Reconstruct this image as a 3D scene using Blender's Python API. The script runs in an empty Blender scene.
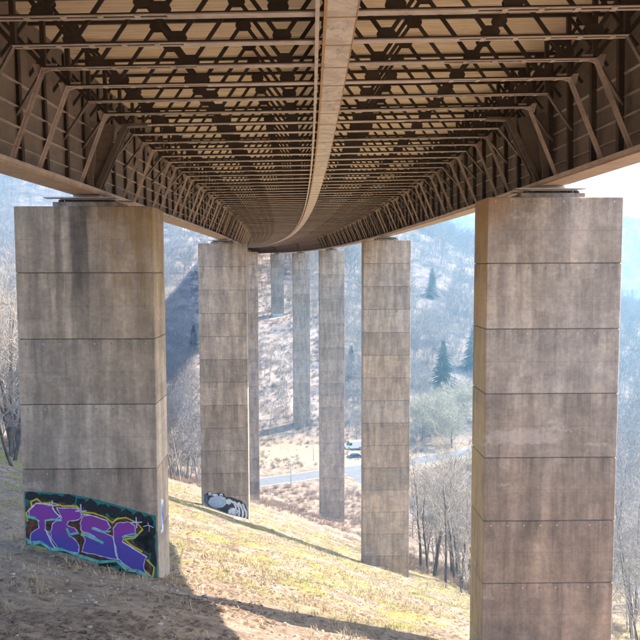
import bpy, math, random
import numpy as np
from mathutils import Vector, Matrix

rad = math.radians
scene = bpy.context.scene
COL = scene.collection

# ------------------------------------------------------------------ camera
cam_data = bpy.data.cameras.new("camera")
cam = bpy.data.objects.new("camera", cam_data)
COL.objects.link(cam)
cam.location = (0, 0, 0)
cam.rotation_euler = (rad(90) - math.atan(52 / 720), rad(0.15), 0)
cam_data.sensor_width = 36
cam_data.lens = 36 * 720 / 640
cam_data.clip_start = 0.1
cam_data.clip_end = 9000
scene.camera = cam

# ------------------------------------------------------------------ sky and sun
SUN_AZ, SUN_EL = rad(70), rad(45.4)          # sun high on the right, a little ahead
world = bpy.data.worlds.new("World")
scene.world = world
world.use_nodes = True
wn = world.node_tree
sky = wn.nodes.new("ShaderNodeTexSky")
sky.sky_type = 'NISHITA'
sky.sun_disc = False
sky.sun_elevation = SUN_EL
sky.sun_rotation = SUN_AZ
sky.air_density = 1.0
sky.dust_density = 1.2
sky.ozone_density = 1.0
bgn = wn.nodes["Background"]
bgn.inputs["Strength"].default_value = 0.15
wn.links.new(sky.outputs[0], bgn.inputs[0])

sun_data = bpy.data.lights.new("sun", 'SUN')
sun_data.energy = 3.5
sun_data.angle = rad(0.6)
sun_data.color = (1.0, 0.93, 0.82)
sun = bpy.data.objects.new("sun", sun_data)
COL.objects.link(sun)
to_sun = Vector((math.sin(SUN_AZ) * math.cos(SUN_EL), math.cos(SUN_AZ) * math.cos(SUN_EL), math.sin(SUN_EL)))
sun.rotation_euler = to_sun.to_track_quat('Z', 'Y').to_euler()
sun.location = to_sun * 60

vs = scene.view_settings
vs.view_transform = 'Standard'
vs.look = 'None'
vs.gamma = 1
vs.use_curve_mapping = False
vs.exposure = 2.25
cyc = scene.cycles
cyc.max_bounces = 7
cyc.diffuse_bounces = 5
cyc.glossy_bounces = 2
cyc.volume_bounces = 0
cyc.use_adaptive_sampling = True
cyc.adaptive_threshold = 0.025

# ------------------------------------------------------------------ terrain function
#GROUND_BEGIN
_rs = np.random.RandomState(11)
_perm = _rs.permutation(512)
_val = _rs.rand(512)

def vnoise(x, y):
    xi = np.floor(x).astype(int); yi = np.floor(y).astype(int)
    fx = x - xi; fy = y - yi
    fx = fx * fx * (3 - 2 * fx); fy = fy * fy * (3 - 2 * fy)
    def h(a, b):
        return _val[(_perm[(a & 511)] + b) & 511]
    v00 = h(xi, yi); v10 = h(xi + 1, yi); v01 = h(xi, yi + 1); v11 = h(xi + 1, yi + 1)
    return (v00 * (1 - fx) + v10 * fx) * (1 - fy) + (v01 * (1 - fx) + v11 * fx) * fy - 0.5

def fbm(x, y, o=4):
    s = 0; a = 1.0
    for i in range(o):
        s = s + a * vnoise(x * 2 ** i + 17.3 * i, y * 2 ** i + 5.1 * i)
        a *= 0.5
    return s

_ay = np.arange(-90, 2000, 1.0)
_az = np.interp(_ay, [-90, -40, -8, 0, 26.5, 75.5, 143, 170, 300, 2000],
                [10, 2.0, -0.6, -2.9, -13.35, -30.0, -51.1, -60, -110, -700])
_k = np.hanning(15); _k /= _k.sum()
_az = np.convolve(np.pad(_az, 7, mode='edge'), _k, 'valid')

def smax(zs, k):
    m = np.maximum.reduce(zs)
    return m + k * np.log(sum(np.exp((z - m) / k) for z in zs))

def sstep(a, b, t):
    t = np.clip((t - a) / (b - a), 0, 1)
    return t * t * (3 - 2 * t)

def seg_dist(x, y, pts):
    d = np.full(np.shape(x), 1e9)
    for (ax, ay), (bx, by) in zip(pts[:-1], pts[1:]):
        dx, dy = bx - ax, by - ay
        t = np.clip(((x - ax) * dx + (y - ay) * dy) / (dx * dx + dy * dy), 0, 1)
        d = np.minimum(d, np.hypot(x - ax - t * dx, y - ay - t * dy))
    return d

ROAD = [(-170, 88), (-110, 122), (-60, 152), (-30, 167.5), (-14.5, 175), (0.2, 182), (30, 196), (60, 214), (100, 250), (150, 300)]
SIDE_ROAD = [(9, 187), (14, 172), (21, 156), (34, 134), (60, 110), (100, 92), (160, 80)]

def ground(x, y):
    x = np.asarray(x, float); y = np.asarray(y, float)
    A = np.interp(y, _ay, _az)
    S = np.interp(y, [-90, 0, 26.5, 75.5, 143, 200], [0.1, 0.2, 0.257, 0.38, 0.36, 0.3])
    xs = np.where(x < 0, -95 * (1 - np.exp(x / 95)), 130 * (1 - np.exp(-np.abs(x) / 130)))
    N = A - S * xs
    F = -53.0 + 0.02 * np.abs(x) + np.where(x < -70, 0.25 * (-70 - x), 0)
    Hc = np.interp(x, [-400, -150, -60, 0, 40, 62, 85, 111, 160, 260, 700],
                   [75, 70, 62, 48, 38, 28, 14, 1, -25, -50, -45])
    y0 = 201 + np.maximum(0, x - 5) * 0.7 - np.maximum(0, -x - 40) * 0.25
    B = -53 + 0.385 * (y - y0)
    kk = 7.0
    B = -smax([-B, -(Hc + 0.02 * (y - 400))], kk)
    R = -70 + 142 * sstep(560, 1350, y + 120 * vnoise(x / 300, 3.3)) + 26 * vnoise(x / 260 + 7, y / 500)
    z = smax([N, F, B, R], 1.6)
    n = 1.5 * fbm(x / 60, y / 60, 3) * sstep(60, 200, y) + 4 * fbm(x / 90 + 3, y / 90, 3) * sstep(230, 420, y)
    n = n + 0.55 * fbm(x / 7, y / 7, 4) * (1 - 0.6 * sstep(0, 6, 6 - np.abs(y - 27))) + 0.10 * fbm(x / 1.1, y / 1.1, 3)
    road = np.minimum(seg_dist(x, y, ROAD), seg_dist(x, y, SIDE_ROAD) + 2)
    w = sstep(4.5, 10, road)
    n = n * w
    z = z * w + (1 - w) * (-52.9)
    return z + n
#GROUND_END

def gz(x, y):
    return float(ground(np.array([x]), np.array([y]))[0])

# ------------------------------------------------------------------ material helpers
def new_mat(name):
    m = bpy.data.materials.new(name)
    m.use_nodes = True
    nt = m.node_tree
    b = nt.nodes["Principled BSDF"]
    return m, nt, b

class NT:
    """small node-graph helper"""
    def __init__(s, nt):
        s.nt = nt
    def n(s, t, **kw):
        nd = s.nt.nodes.new(t)
        for k, v in kw.items():
            setattr(nd, k, v)
        return nd
    def put(s, sock, v):
        if hasattr(v, 'links') or isinstance(v, bpy.types.NodeSocket):
            s.nt.links.new(v, sock)
        elif v is not None:
            sock.default_value = v
    def math(s, op, a, b=None, c=None, clamp=False):
        nd = s.n("ShaderNodeMath", operation=op, use_clamp=clamp)
        s.put(nd.inputs[0], a)
        if b is not None: s.put(nd.inputs[1], b)
        if c is not None: s.put(nd.inputs[2], c)
        return nd.outputs[0]
    def pos(s):
        return s.n("ShaderNodeNewGeometry").outputs["Position"]
    def obj(s):
        return s.n("ShaderNodeTexCoord").outputs["Object"]
    def sep(s, v):
        nd = s.n("ShaderNodeSeparateXYZ"); s.put(nd.inputs[0], v)
        return nd.outputs
    def vmul(s, v, k):
        nd = s.n("ShaderNodeVectorMath", operation='MULTIPLY')
        s.put(nd.inputs[0], v); nd.inputs[1].default_value = k
        return nd.outputs[0]
    def vadd(s, v, w):
        nd = s.n("ShaderNodeVectorMath", operation='ADD')
        s.put(nd.inputs[0], v); s.put(nd.inputs[1], w)
        return nd.outputs[0]
    def noise(s, v, scale, detail=4, rough=0.55):
        nd = s.n("ShaderNodeTexNoise")
        s.put(nd.inputs["Vector"], v)
        nd.inputs["Scale"].default_value = scale
        nd.inputs["Detail"].default_value = detail
        nd.inputs["Roughness"].default_value = rough
        return nd.outputs[0]
    def ramp(s, v, lo, hi, a=0.0, b=1.0):
        nd = s.n("ShaderNodeMapRange", interpolation_type='SMOOTHSTEP')
        s.put(nd.inputs[0], v)
        nd.inputs[1].default_value = lo; nd.inputs[2].default_value = hi
        nd.inputs[3].default_value = a; nd.inputs[4].default_value = b
        return nd.outputs[0]
    def mix(s, f, a, b, blend='MIX'):
        nd = s.n("ShaderNodeMix", data_type='RGBA', blend_type=blend)
        s.put(nd.inputs[0], f)
        s.put(nd.inputs[6], a if not isinstance(a, tuple) else (*a, 1))
        s.put(nd.inputs[7], b if not isinstance(b, tuple) else (*b, 1))
        return nd.outputs[2]
    def bump(s, h, strength=0.5, dist=0.02):
        nd = s.n("ShaderNodeBump")
        nd.inputs["Strength"].default_value = strength
        nd.inputs["Distance"].default_value = dist
        s.put(nd.inputs["Height"], h)
        return nd.outputs[0]

def plain(name, col, rough=0.7, metal=0.0, vary=0.15, scale=3.0):
    m, nt, b = new_mat(name)
    g = NT(nt)
    f = g.noise(g.pos(), scale, 4)
    d = tuple(c * (1 - vary) for c in col); l = tuple(min(1, c * (1 + vary)) for c in col)
    g.put(b.inputs["Base Color"], g.mix(g.ramp(f, 0.35, 0.65), d, l))
    b.inputs["Roughness"].default_value = rough
    b.inputs["Metallic"].default_value = metal
    return m

# ---- concrete of the piers: lifts with board marks, tie holes, run-off stains
def concrete_mat(name, stain=None, algae_and_light=None, patch=None, base=(0.51, 0.385, 0.29), low=(0.41, 0.26, 0.15), lowz=(-2, -11)):
    m, nt, b = new_mat(name)
    g = NT(nt)
    P = g.pos(); O = g.obj()
    ox, oy, oz = g.sep(O)[0:3]
    px, py, pz = g.sep(P)[0:3]
    info = g.n("ShaderNodeObjectInfo")
    rnd = info.outputs["Random"]
    big = g.noise(P, 0.55, 5, 0.6)
    fine = g.noise(P, 7.0, 5, 0.65)
    streak = g.noise(g.vmul(P, (1.7, 1.7, 0.22)), 1.0, 6, 0.62)
    streak2 = g.noise(g.vmul(P, (7.0, 7.0, 0.9)), 1.0, 5, 0.65)
    blot = g.noise(P, 1.7, 8, 0.72)
    cloud = g.noise(g.vmul(P, (0.9, 0.9, 1.6)), 1.0, 6, 0.65)
    # boards ~0.44 m wide, each cast a little lighter or darker
    bx = g.math('FLOOR', g.math('DIVIDE', g.math('ADD', ox, 20.0), 0.447))
    half = g.math('FLOOR', g.math('DIVIDE', g.math('ADD', oz, 20.0), 1.215))
    cv = g.n("ShaderNodeCombineXYZ")
    g.put(cv.inputs[0], bx); g.put(cv.inputs[1], half); g.put(cv.inputs[2], g.math('MULTIPLY', rnd, 91.0))
    wn_ = g.n("ShaderNodeTexWhiteNoise"); g.put(wn_.inputs["Vector"], cv.outputs[0])
    board = wn_.outputs["Value"]
    c = g.mix(g.ramp(pz, lowz[0], lowz[1]), base, low)
    grey = g.mix(g.ramp(big, 0.38, 0.62), (0.36, 0.32, 0.295), (0.48, 0.395, 0.315))
    c = g.mix(0.35, c, grey)
    fac = g.math('ADD', g.math('MULTIPLY', board, 0.15), 0.80)
    fac = g.math('MULTIPLY', fac, g.ramp(streak, 0.32, 0.66, 0.70, 1.14))
    fac = g.math('MULTIPLY', fac, g.ramp(streak2, 0.3, 0.7, 0.95, 1.04))
    fac = g.math('MULTIPLY', fac, g.ramp(blot, 0.33, 0.66, 0.88, 1.10))
    fac = g.math('MULTIPLY', fac, g.ramp(cloud, 0.35, 0.62, 0.92, 1.07))
    fac = g.math('MULTIPLY', fac, g.ramp(fine, 0.3, 0.7, 0.86, 1.10))
    fac = g.math('MULTIPLY', fac, g.math('ADD', g.math('MULTIPLY', rnd, 0.30), 0.86))
    # fine board joints
    fx = g.math('FRACT', g.math('DIVIDE', g.math('ADD', ox, 20.0), 0.447))
    jl = g.math('LESS_THAN', g.math('ABSOLUTE', g.math('SUBTRACT', fx, 0.5)), 0.475)
    fac = g.math('MULTIPLY', fac, g.math('ADD', g.math('MULTIPLY', jl, 0.09), 0.91))
    hz = g.math('LESS_THAN', g.math('ABSOLUTE', g.math('ADD', oz, 1.22)), 0.012)
    fac = g.math('MULTIPLY', fac, g.math('SUBTRACT', 1.0, g.math('MULTIPLY', hz, 0.16)))
    # darker weathering just under each joint
    drip = g.noise(g.vmul(P, (5.0, 5.0, 0.25)), 1.0, 4, 0.6)
    under = g.math('MULTIPLY', g.ramp(oz, -1.1, -0.02), g.ramp(drip, 0.46, 0.66))
    fac = g.math('MULTIPLY', fac, g.math('SUBTRACT', 1.0, g.math('MULTIPLY', under, 0.32)))
    if stain:
        xa, xb, zlow = stain
        wob = g.math('MULTIPLY', g.math('SUBTRACT', g.noise(g.vmul(P, (1, 1, 0.5)), 1.2, 3), 0.5), 0.35)
        sx = g.math('ADD', px, wob)
        s1 = g.math('MULTIPLY', g.ramp(sx, xa - 0.08, xa + 0.08), g.ramp(sx, xb + 0.08, xb - 0.08))
        s2 = g.math('MULTIPLY', g.ramp(sx, xa - 0.62, xa - 0.5), g.ramp(sx, xa - 0.22, xa - 0.40))
        s1 = g.math('MAXIMUM', s1, g.math('MULTIPLY', s2, 0.75))
        s1 = g.math('MULTIPLY', s1, g.ramp(pz, zlow, zlow + 5))
        fac = g.math('MULTIPLY', fac, g.math('SUBTRACT', 1.0, g.math('MULTIPLY', s1, 0.58)))
    hue = g.math('FRACT', g.math('MULTIPLY', rnd, 13.7))
    c = g.mix(g.math('MULTIPLY', hue, 0.28), c, (0.40, 0.37, 0.335))
    fb = g.n("ShaderNodeCombineColor")
    for i in range(3): g.put(fb.inputs[i], fac)
    c = g.mix(1.0, c, fb.outputs[0], 'MULTIPLY')
    if algae_and_light:
        for (axis, lo, hi, z0, z1, amt, col) in algae_and_light:
            t = px if axis == 'x' else None
            msk = g.ramp(px, lo, hi)
            msk = g.math('MULTIPLY', msk, g.ramp(pz, z0, z1))
            msk = g.math('MULTIPLY', msk, g.ramp(g.noise(g.vmul(P, (3, 3, 0.5)), 1.0, 5), 0.3, 0.62))
            c = g.mix(g.math('MULTIPLY', msk, amt), c, col)
    if patch:
        qx, qz, qa, qb = patch
        wv = g.math('MULTIPLY', g.math('SUBTRACT', g.noise(P, 2.6, 7, 0.7), 0.5), 3.2)
        ex = g.math('POWER', g.math('DIVIDE', g.math('SUBTRACT', px, qx), qa), 2.0)
        ez = g.math('POWER', g.math('DIVIDE', g.math('SUBTRACT', pz, qz), qb), 2.0)
        el = g.math('ADD', g.math('ADD', ex, ez), wv)
        c = g.mix(g.ramp(el, 1.15, 0.55, 0, 0.36), c, (0.60, 0.49, 0.42))
    # pale lime blooms here and there
    bloom = g.math('MULTIPLY', g.ramp(g.noise(g.vmul(P, (0.35, 0.35, 1.3)), 1.0, 4), 0.64, 0.72), g.ramp(fine, 0.35, 0.6))
    c = g.mix(g.math('MULTIPLY', bloom, 0.45), c, (0.55, 0.47, 0.40))
    # tie holes in a row below the joint
    hx = g.math('SUBTRACT', g.math('FRACT', g.math('DIVIDE', g.math('ADD', ox, 20.02), 0.625)), 0.5)
    hx = g.math('MULTIPLY', hx, 0.625)
    hz1 = g.math('ADD', oz, 0.17)
    d1 = g.math('SQRT', g.math('ADD', g.math('MULTIPLY', hx, hx), g.math('MULTIPLY', hz1, hz1)))
    hole = g.math('MULTIPLY', g.math('LESS_THAN', d1, 0.030), g.math('GREATER_THAN', g.math('FRACT', g.math('MULTIPLY', rnd, 7.3)), 0.35))
    tone = g.mix(g.ramp(board, 0.35, 0.65), (0.62, 0.58, 0.54), (0.05, 0.045, 0.04))
    c = g.mix(g.math('MULTIPLY', hole, 0.6), c, tone)
    g.put(b.inputs["Base Color"], c)
    b.inputs["Roughness"].default_value = 0.88
    hgt = g.math('ADD', g.math('MULTIPLY', fine, 0.6), g.math('MULTIPLY', board, 0.5))
    g.put(b.inputs["Normal"], g.bump(hgt, 0.5, 0.02))
    return m

def steel_mat(name, a, b_, rust=(0.20, 0.095, 0.04), rough=0.55, amt=0.6):
    m, nt, b = new_mat(name)
    g = NT(nt)
    P = g.pos()
    n1 = g.noise(P, 1.3, 5, 0.6); n2 = g.noise(P, 6.0, 5, 0.7)
    c = g.mix(g.ramp(n1, 0.35, 0.65), a, b_)
    c = g.mix(g.math('MULTIPLY', g.ramp(n2, 0.52, 0.7), amt), c, rust)
    rv_ = g.n("ShaderNodeObjectInfo").outputs["Random"]
    c = g.mix(g.math('MULTIPLY', rv_, 0.5), c, tuple(min(1, x * 1.55) for x in b_))
    dirt = g.noise(g.vmul(P, (1.5, 1.5, 5)), 1.5, 4)
    c = g.mix(g.ramp(dirt, 0.5, 0.75, 0, 0.4), c, tuple(x * 0.45 for x in a))
    g.put(b.inputs["Base Color"], c)
    b.inputs["Roughness"].default_value = rough
    b.inputs["Specular IOR Level"].default_value = 0.35
    g.put(b.inputs["Normal"], g.bump(n2, 0.25, 0.01))
    return m

M = {}
M['concrete'] = concrete_mat("pier_concrete")
M['concrete_left'] = concrete_mat("pier_concrete_stained", stain=(-9.1, -8.4, -4.5),
                                  algae_and_light=[('x', -8.6, -6.9, -3.5, 1.6, 0.55, (0.27, 0.155, 0.035))],
                                  base=(0.56, 0.385, 0.235), low=(0.49, 0.315, 0.185))
M['concrete_right'] = concrete_mat("pier_concrete_ochre", patch=(7.6, -6.35, 1.5, 0.30), algae_and_light=[('x', 6.17, 6.145, -30, -20, 0.72, (0.52, 0.35, 0.12)),  # side face: ochre lichen, its colour brightened to hold the golden light there
                                                               ('x', 7.3, 6.5, 1.0, 2.3, 0.6, (0.36, 0.19, 0.07))],
                                   low=(0.42, 0.245, 0.13))
M['core'] = plain("dark_joint_mortar", (0.13, 0.11, 0.095), 0.95)  # even dark colour of the recessed core seen in the joints
M['steel'] = steel_mat("brown_painted_steel", (0.038, 0.029, 0.023), (0.062, 0.047, 0.036), rust=(0.10, 0.05, 0.025))
M['steel_web'] = steel_mat("girder_web_paint", (0.13, 0.102, 0.082), (0.20, 0.157, 0.125), rust=(0.12, 0.065, 0.036), amt=0.7)
M['steel_chord'] = steel_mat("chord_paint", (0.36, 0.285, 0.235), (0.52, 0.43, 0.365), amt=0.5)
M['steel_flange'] = steel_mat("flange_rusty_paint", (0.36, 0.25, 0.17), (0.46, 0.33, 0.22), rust=(0.26, 0.12, 0.04), amt=0.8)
M['steel_dark'] = steel_mat("dark_stiffener_paint", (0.06, 0.045, 0.035), (0.09, 0.066, 0.05))
M['steel_grey'] = steel_mat("bearing_grey_steel", (0.28, 0.27, 0.26), (0.38, 0.37, 0.35), amt=0.3)
M['centre'] = steel_mat("centre_girder_flange", (0.50, 0.40, 0.32), (0.62, 0.50, 0.40), rust=(0.33, 0.16, 0.05), amt=0.75)
def centre_mat():
    m, nt, b = new_mat("centre_girder_flange")
    g = NT(nt)
    P = g.pos()
    a = g.noise(P, 1.6, 6, 0.7); b2 = g.noise(g.vmul(P, (5, 1.2, 1)), 1.0, 6, 0.7); c2 = g.noise(P, 9.0, 5, 0.7)
    c = g.mix(g.ramp(a, 0.4, 0.6), (0.55, 0.45, 0.37), (0.72, 0.62, 0.53))
    c = g.mix(g.ramp(b2, 0.54, 0.66, 0, 0.75), c, (0.33, 0.29, 0.27))
    c = g.mix(g.ramp(c2, 0.58, 0.72, 0, 0.7), c, (0.40, 0.21, 0.08))
    c = g.mix(g.ramp(g.noise(P, 3.0, 5, 0.75), 0.60, 0.68, 0, 0.6), c, (0.80, 0.76, 0.72))
    g.put(b.inputs["Base Color"], c)
    b.inputs["Roughness"].default_value = 0.6
    g.put(b.inputs["Normal"], g.bump(c2, 0.3, 0.01))
    return m
M['centre'] = centre_mat()
M['rust'] = steel_mat("rust_edge", (0.36, 0.19, 0.07), (0.45, 0.27, 0.12), amt=0.7)

# ---- deck soffit: board-marked ochre concrete
def soffit_mat():
    m, nt, b = new_mat("ochre_soffit")
    g = NT(nt)
    P = g.pos(); O = g.obj()
    ox, oy, oz = g.sep(O)[0:3]
    grain = g.noise(g.vmul(P, (0.7, 9.0, 1)), 1.0, 5, 0.65)
    big = g.noise(P, 0.8, 4)
    row = g.math('FLOOR', g.math('DIVIDE', g.math('ADD', oy, 50), 0.245))
    cv = g.n("ShaderNodeCombineXYZ"); g.put(cv.inputs[0], row)
    g.put(cv.inputs[1], g.math('FLOOR', g.math('DIVIDE', g.math('ADD', ox, g.math('MULTIPLY', row, 1.37)), 3.1)))
    g.put(cv.inputs[2], g.math('MULTIPLY', g.n("ShaderNodeObjectInfo").outputs["Random"], 50))
    w = g.n("ShaderNodeTexWhiteNoise"); g.put(w.inputs["Vector"], cv.outputs[0])
    c = g.mix(w.outputs["Value"], (0.82, 0.63, 0.43), (0.90, 0.73, 0.53))
    c = g.mix(g.ramp(grain, 0.42, 0.7, 0, 0.5), c, (0.50, 0.33, 0.17))
    c = g.mix(g.ramp(big, 0.58, 0.75, 0, 0.35), c, (0.55, 0.46, 0.08))
    fr = g.math('FRACT', g.math('DIVIDE', g.math('ADD', oy, 50), 0.245))
    line = g.math('GREATER_THAN', fr, 0.95)
    c = g.mix(g.ramp(g.noise(g.vadd(P, (9, 2, 4)), 0.9, 6, 0.7), 0.55, 0.70, 0, 0.28), c, (0.45, 0.30, 0.17))
    c = g.mix(g.math('MULTIPLY', line, 0.55), c, (0.26, 0.16, 0.08))
    g.put(b.inputs["Base Color"], c)
    b.inputs["Roughness"].default_value = 0.85
    g.put(b.inputs["Normal"], g.bump(g.math('SUBTRACT', grain, line), 0.4, 0.01))
    return m
M['soffit'] = soffit_mat()
M['asphalt'] = plain("asphalt_road", (0.15, 0.15, 0.155), 0.85, vary=0.12, scale=0.8)
M['paint_white'] = plain("white_road_paint", (0.75, 0.75, 0.73), 0.7)

def ground_mat():
    m, nt, b = new_mat("slope_ground")
    g = NT(nt)
    P = g.pos()
    px, py, pz = g.sep(P)[0:3]
    n1 = g.noise(P, 0.16, 6, 0.6)
    n2 = g.noise(P, 0.55, 6, 0.65)
    n3 = g.noise(P, 3.2, 6, 0.7)
    n4 = g.noise(P, 16.0, 4, 0.7)
    straw = g.mix(g.ramp(n3, 0.3, 0.7), (0.29, 0.195, 0.13), (0.45, 0.335, 0.24))
    soil = g.mix(g.ramp(n3, 0.35, 0.65), (0.15, 0.10, 0.075), (0.31, 0.225, 0.165))
    moss = g.mix(g.ramp(n4, 0.35, 0.65), (0.18, 0.185, 0.022), (0.32, 0.31, 0.04))
    grey = g.mix(g.ramp(n4, 0.35, 0.65), (0.30, 0.27, 0.25), (0.50, 0.46, 0.43))
    c = g.mix(g.ramp(n2, 0.46, 0.58), straw, soil)
    lit = g.noise(g.vadd(P, (5, 50, 9)), 1.5, 7, 0.75)
    c = g.mix(g.ramp(lit, 0.51, 0.60, 0, 0.75), c, (0.17, 0.115, 0.08))
    c = g.mix(g.math('MULTIPLY', g.ramp(n1, 0.55, 0.65), g.ramp(n3, 0.38, 0.58)), c, grey)
    # moss and new grass on the middle slope
    mm = g.math('MULTIPLY', g.ramp(py, 21, 33), g.ramp(py, 120, 85))
    mm = g.math('MULTIPLY', mm, g.ramp(g.noise(g.vadd(P, (31, 7, 3)), 0.30, 6, 0.68), 0.475, 0.57))
    mm = g.math('MULTIPLY', mm, g.ramp(n3, 0.36, 0.56))
    c = g.mix(g.math('MULTIPLY', mm, 0.85), c, moss)
    # trodden bare earth near the camera and round the left pier
    bare = g.math('MULTIPLY', g.ramp(g.math('ADD', py, g.math('MULTIPLY', px, 0.8)), 34, 24), g.ramp(px, 9.0, 4.0))
    bare = g.math('MULTIPLY', bare, g.ramp(n2, 0.34, 0.5))
    c = g.mix(g.math('MULTIPLY', bare, 0.8), c, g.mix(g.ramp(n3, 0.3, 0.7), (0.18, 0.125, 0.085), (0.36, 0.265, 0.19)))
    # valley scrub and woodland floor
    far = g.ramp(py, 112, 135)
    scrub = g.mix(g.ramp(n2, 0.4, 0.6), (0.21, 0.145, 0.105), (0.36, 0.27, 0.20))
    verge = g.mix(g.ramp(n3, 0.3, 0.7), (0.32, 0.245, 0.16), (0.45, 0.36, 0.25))
    sc = g.mix(g.math('MULTIPLY', g.ramp(py, 184, 192), g.ramp(py, 212, 203)), scrub, verge)
    bxs = g.math('ABSOLUTE', g.math('ADD', px, g.math('MULTIPLY', g.math('MULTIPLY', py, py), 3.15e-4)))
    hn = g.noise(g.vmul(P, (0.16, 0.16, 0.34)), 1.0, 8, 0.72)
    strip = g.mix(g.ramp(hn, 0.42, 0.60), (0.46, 0.38, 0.325), (0.20, 0.145, 0.12))
    litter = g.mix(g.ramp(hn, 0.38, 0.62), (0.28, 0.23, 0.20), (0.15, 0.12, 0.105))
    hill = g.mix(g.ramp(g.math('ADD', bxs, g.math('MULTIPLY', n1, 20.0)), 38, 30), litter, strip)
    sc = g.mix(g.ramp(py, 205, 225), sc, hill)
    c = g.mix(far, c, sc)
    n5 = g.noise(P, 38.0, 3, 0.6)
    c = g.mix(g.ramp(n5, 0.50, 0.66, 0, 0.45), c, (0.14, 0.095, 0.065))
    pale = g.ramp(n4, 0.62, 0.78, 0, 0.4)
    c = g.mix(pale, c, (0.58, 0.52, 0.46))
    g.put(b.inputs["Base Color"], c)
    b.inputs["Roughness"].default_value = 0.95
    b.inputs["Specular IOR Level"].default_value = 0.15
    h = g.math('ADD', g.math('MULTIPLY', n3, 1.0), g.math('MULTIPLY', n4, 0.35))
    g.put(b.inputs["Normal"], g.bump(h, 0.9, 0.16))
    return m
M['ground'] = ground_mat()

def bark_mat(name, a, b_):
    m, nt, b = new_mat(name)
    g = NT(nt)
    n = g.noise(g.vmul(g.pos(), (4, 4, 1)), 1.0, 4)
    g.put(b.inputs["Base Color"], g.mix(g.ramp(n, 0.35, 0.65), a, b_))
    b.inputs["Roughness"].default_value = 0.9
    return m
M['bark'] = bark_mat("grey_bark", (0.06, 0.045, 0.035), (0.14, 0.11, 0.09))
M['twig'] = bark_mat("pale_twigs", (0.26, 0.215, 0.175), (0.45, 0.39, 0.335))
M['willow'] = bark_mat("willow_twigs", (0.33, 0.30, 0.20), (0.50, 0.46, 0.33))
M['wood_far'] = bark_mat("woodland_twigs", (0.17, 0.145, 0.13), (0.36, 0.33, 0.31))
M['needles'] = bark_mat("conifer_needles", (0.015, 0.05, 0.035), (0.035, 0.085, 0.055))
M['grass_dry'] = bark_mat("dry_grass_blades", (0.32, 0.235, 0.13), (0.52, 0.41, 0.25))
M['grass_green'] = bark_mat("mossy_grass_blades", (0.20, 0.22, 0.04), (0.38, 0.38, 0.09))
M['stone'] = plain("field_stone", (0.30, 0.245, 0.20), 0.9, vary=0.45, scale=4)
M['brush'] = bark_mat("brown_scrub", (0.20, 0.13, 0.09), (0.36, 0.26, 0.19))

# ------------------------------------------------------------------ mesh helpers
def link(name, me, parent=None, mat=None):
    o = bpy.data.objects.new(name, me)
    COL.objects.link(o)
    if parent: o.parent = parent
    if mat and me and not me.materials: me.materials.append(mat)
    return o

def empty(name, loc=(0, 0, 0), rz=0.0):
    o = bpy.data.objects.new(name, None)
    COL.objects.link(o)
    o.location = loc
    o.rotation_euler = (0, 0, rz)
    o.empty_display_size = 0.3
    return o

def tag(o, label=None, cat=None, group=None, kind=None):
    if label: o["label"] = label
    if cat: o["category"] = cat
    if group: o["group"] = group
    if kind: o["kind"] = kind
    return o

class MB:
    def __init__(s):
        s.v = []; s.f = []
    def add(s, vs_, fs):
        n = len(s.v)
        s.v += [tuple(p) for p in vs_]
        s.f += [tuple(i + n for i in f) for f in fs]
        return s
    def box(s, x0, x1, y0, y1, z0, z1):
        return s.add([(x0, y0, z0), (x1, y0, z0), (x1, y1, z0), (x0, y1, z0), (x0, y0, z1), (x1, y0, z1), (x1, y1, z1), (x0, y1, z1)],
                     [(0, 3, 2, 1), (4, 5, 6, 7), (0, 1, 5, 4), (1, 2, 6, 5), (2, 3, 7, 6), (3, 0, 4, 7)])
    def beam(s, p, q, w, h, up=(0, 1, 0)):
        p = Vector(p); q = Vector(q)
        d = (q - p).normalized()
        u = Vector(up); a = d.cross(u)
        if a.length < 1e-4: a = d.cross(Vector((1, 0, 0)))
        a.normalize(); b = a.cross(d).normalized()
        vs_ = []
        for c in (p, q):
            for sa, sb in ((-1, -1), (1, -1), (1, 1), (-1, 1)):
                vs_.append(c + a * (sa * w / 2) + b * (sb * h / 2))
        return s.add(vs_, [(0, 3, 2, 1), (4, 5, 6, 7), (0, 1, 5, 4), (1, 2, 6, 5), (2, 3, 7, 6), (3, 0, 4, 7)])
    def prism_y(s, poly, y0, y1):
        """polygon in x,z extruded along y"""
        n = len(poly)
        vs_ = [(x, y0, z) for x, z in poly] + [(x, y1, z) for x, z in poly]
        fs = [tuple(range(n)), tuple(range(2 * n - 1, n - 1, -1))]
        fs += [(i, i + n, (i + 1) % n + n, (i + 1) % n) for i in range(n)]
        return s.add(vs_, fs)
    def cyl(s, p, q, r0, r1=None, n=10):
        r1 = r0 if r1 is None else r1
        p = Vector(p); q = Vector(q); d = (q - p).normalized()
        a = d.orthogonal().normalized(); b = d.cross(a)
        vs_ = []
        for c, r in ((p, r0), (q, r1)):
            for i in range(n):
                t = 2 * math.pi * i / n
                vs_.append(c + a * (r * math.cos(t)) + b * (r * math.sin(t)))
        fs = [(i, (i + 1) % n, (i + 1) % n + n, i + n) for i in range(n)]
        fs += [tuple(range(n - 1, -1, -1)), tuple(range(n, 2 * n))]
        return s.add(vs_, fs)
    def mesh(s, name, mat=None, smooth=False):
        me = bpy.data.meshes.new(name)
        me.from_pydata(s.v, [], s.f)
        if mat: me.materials.append(mat)
        if smooth:
            me.polygons.foreach_set("use_smooth", [True] * len(me.polygons))
        me.update()
        return me

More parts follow.
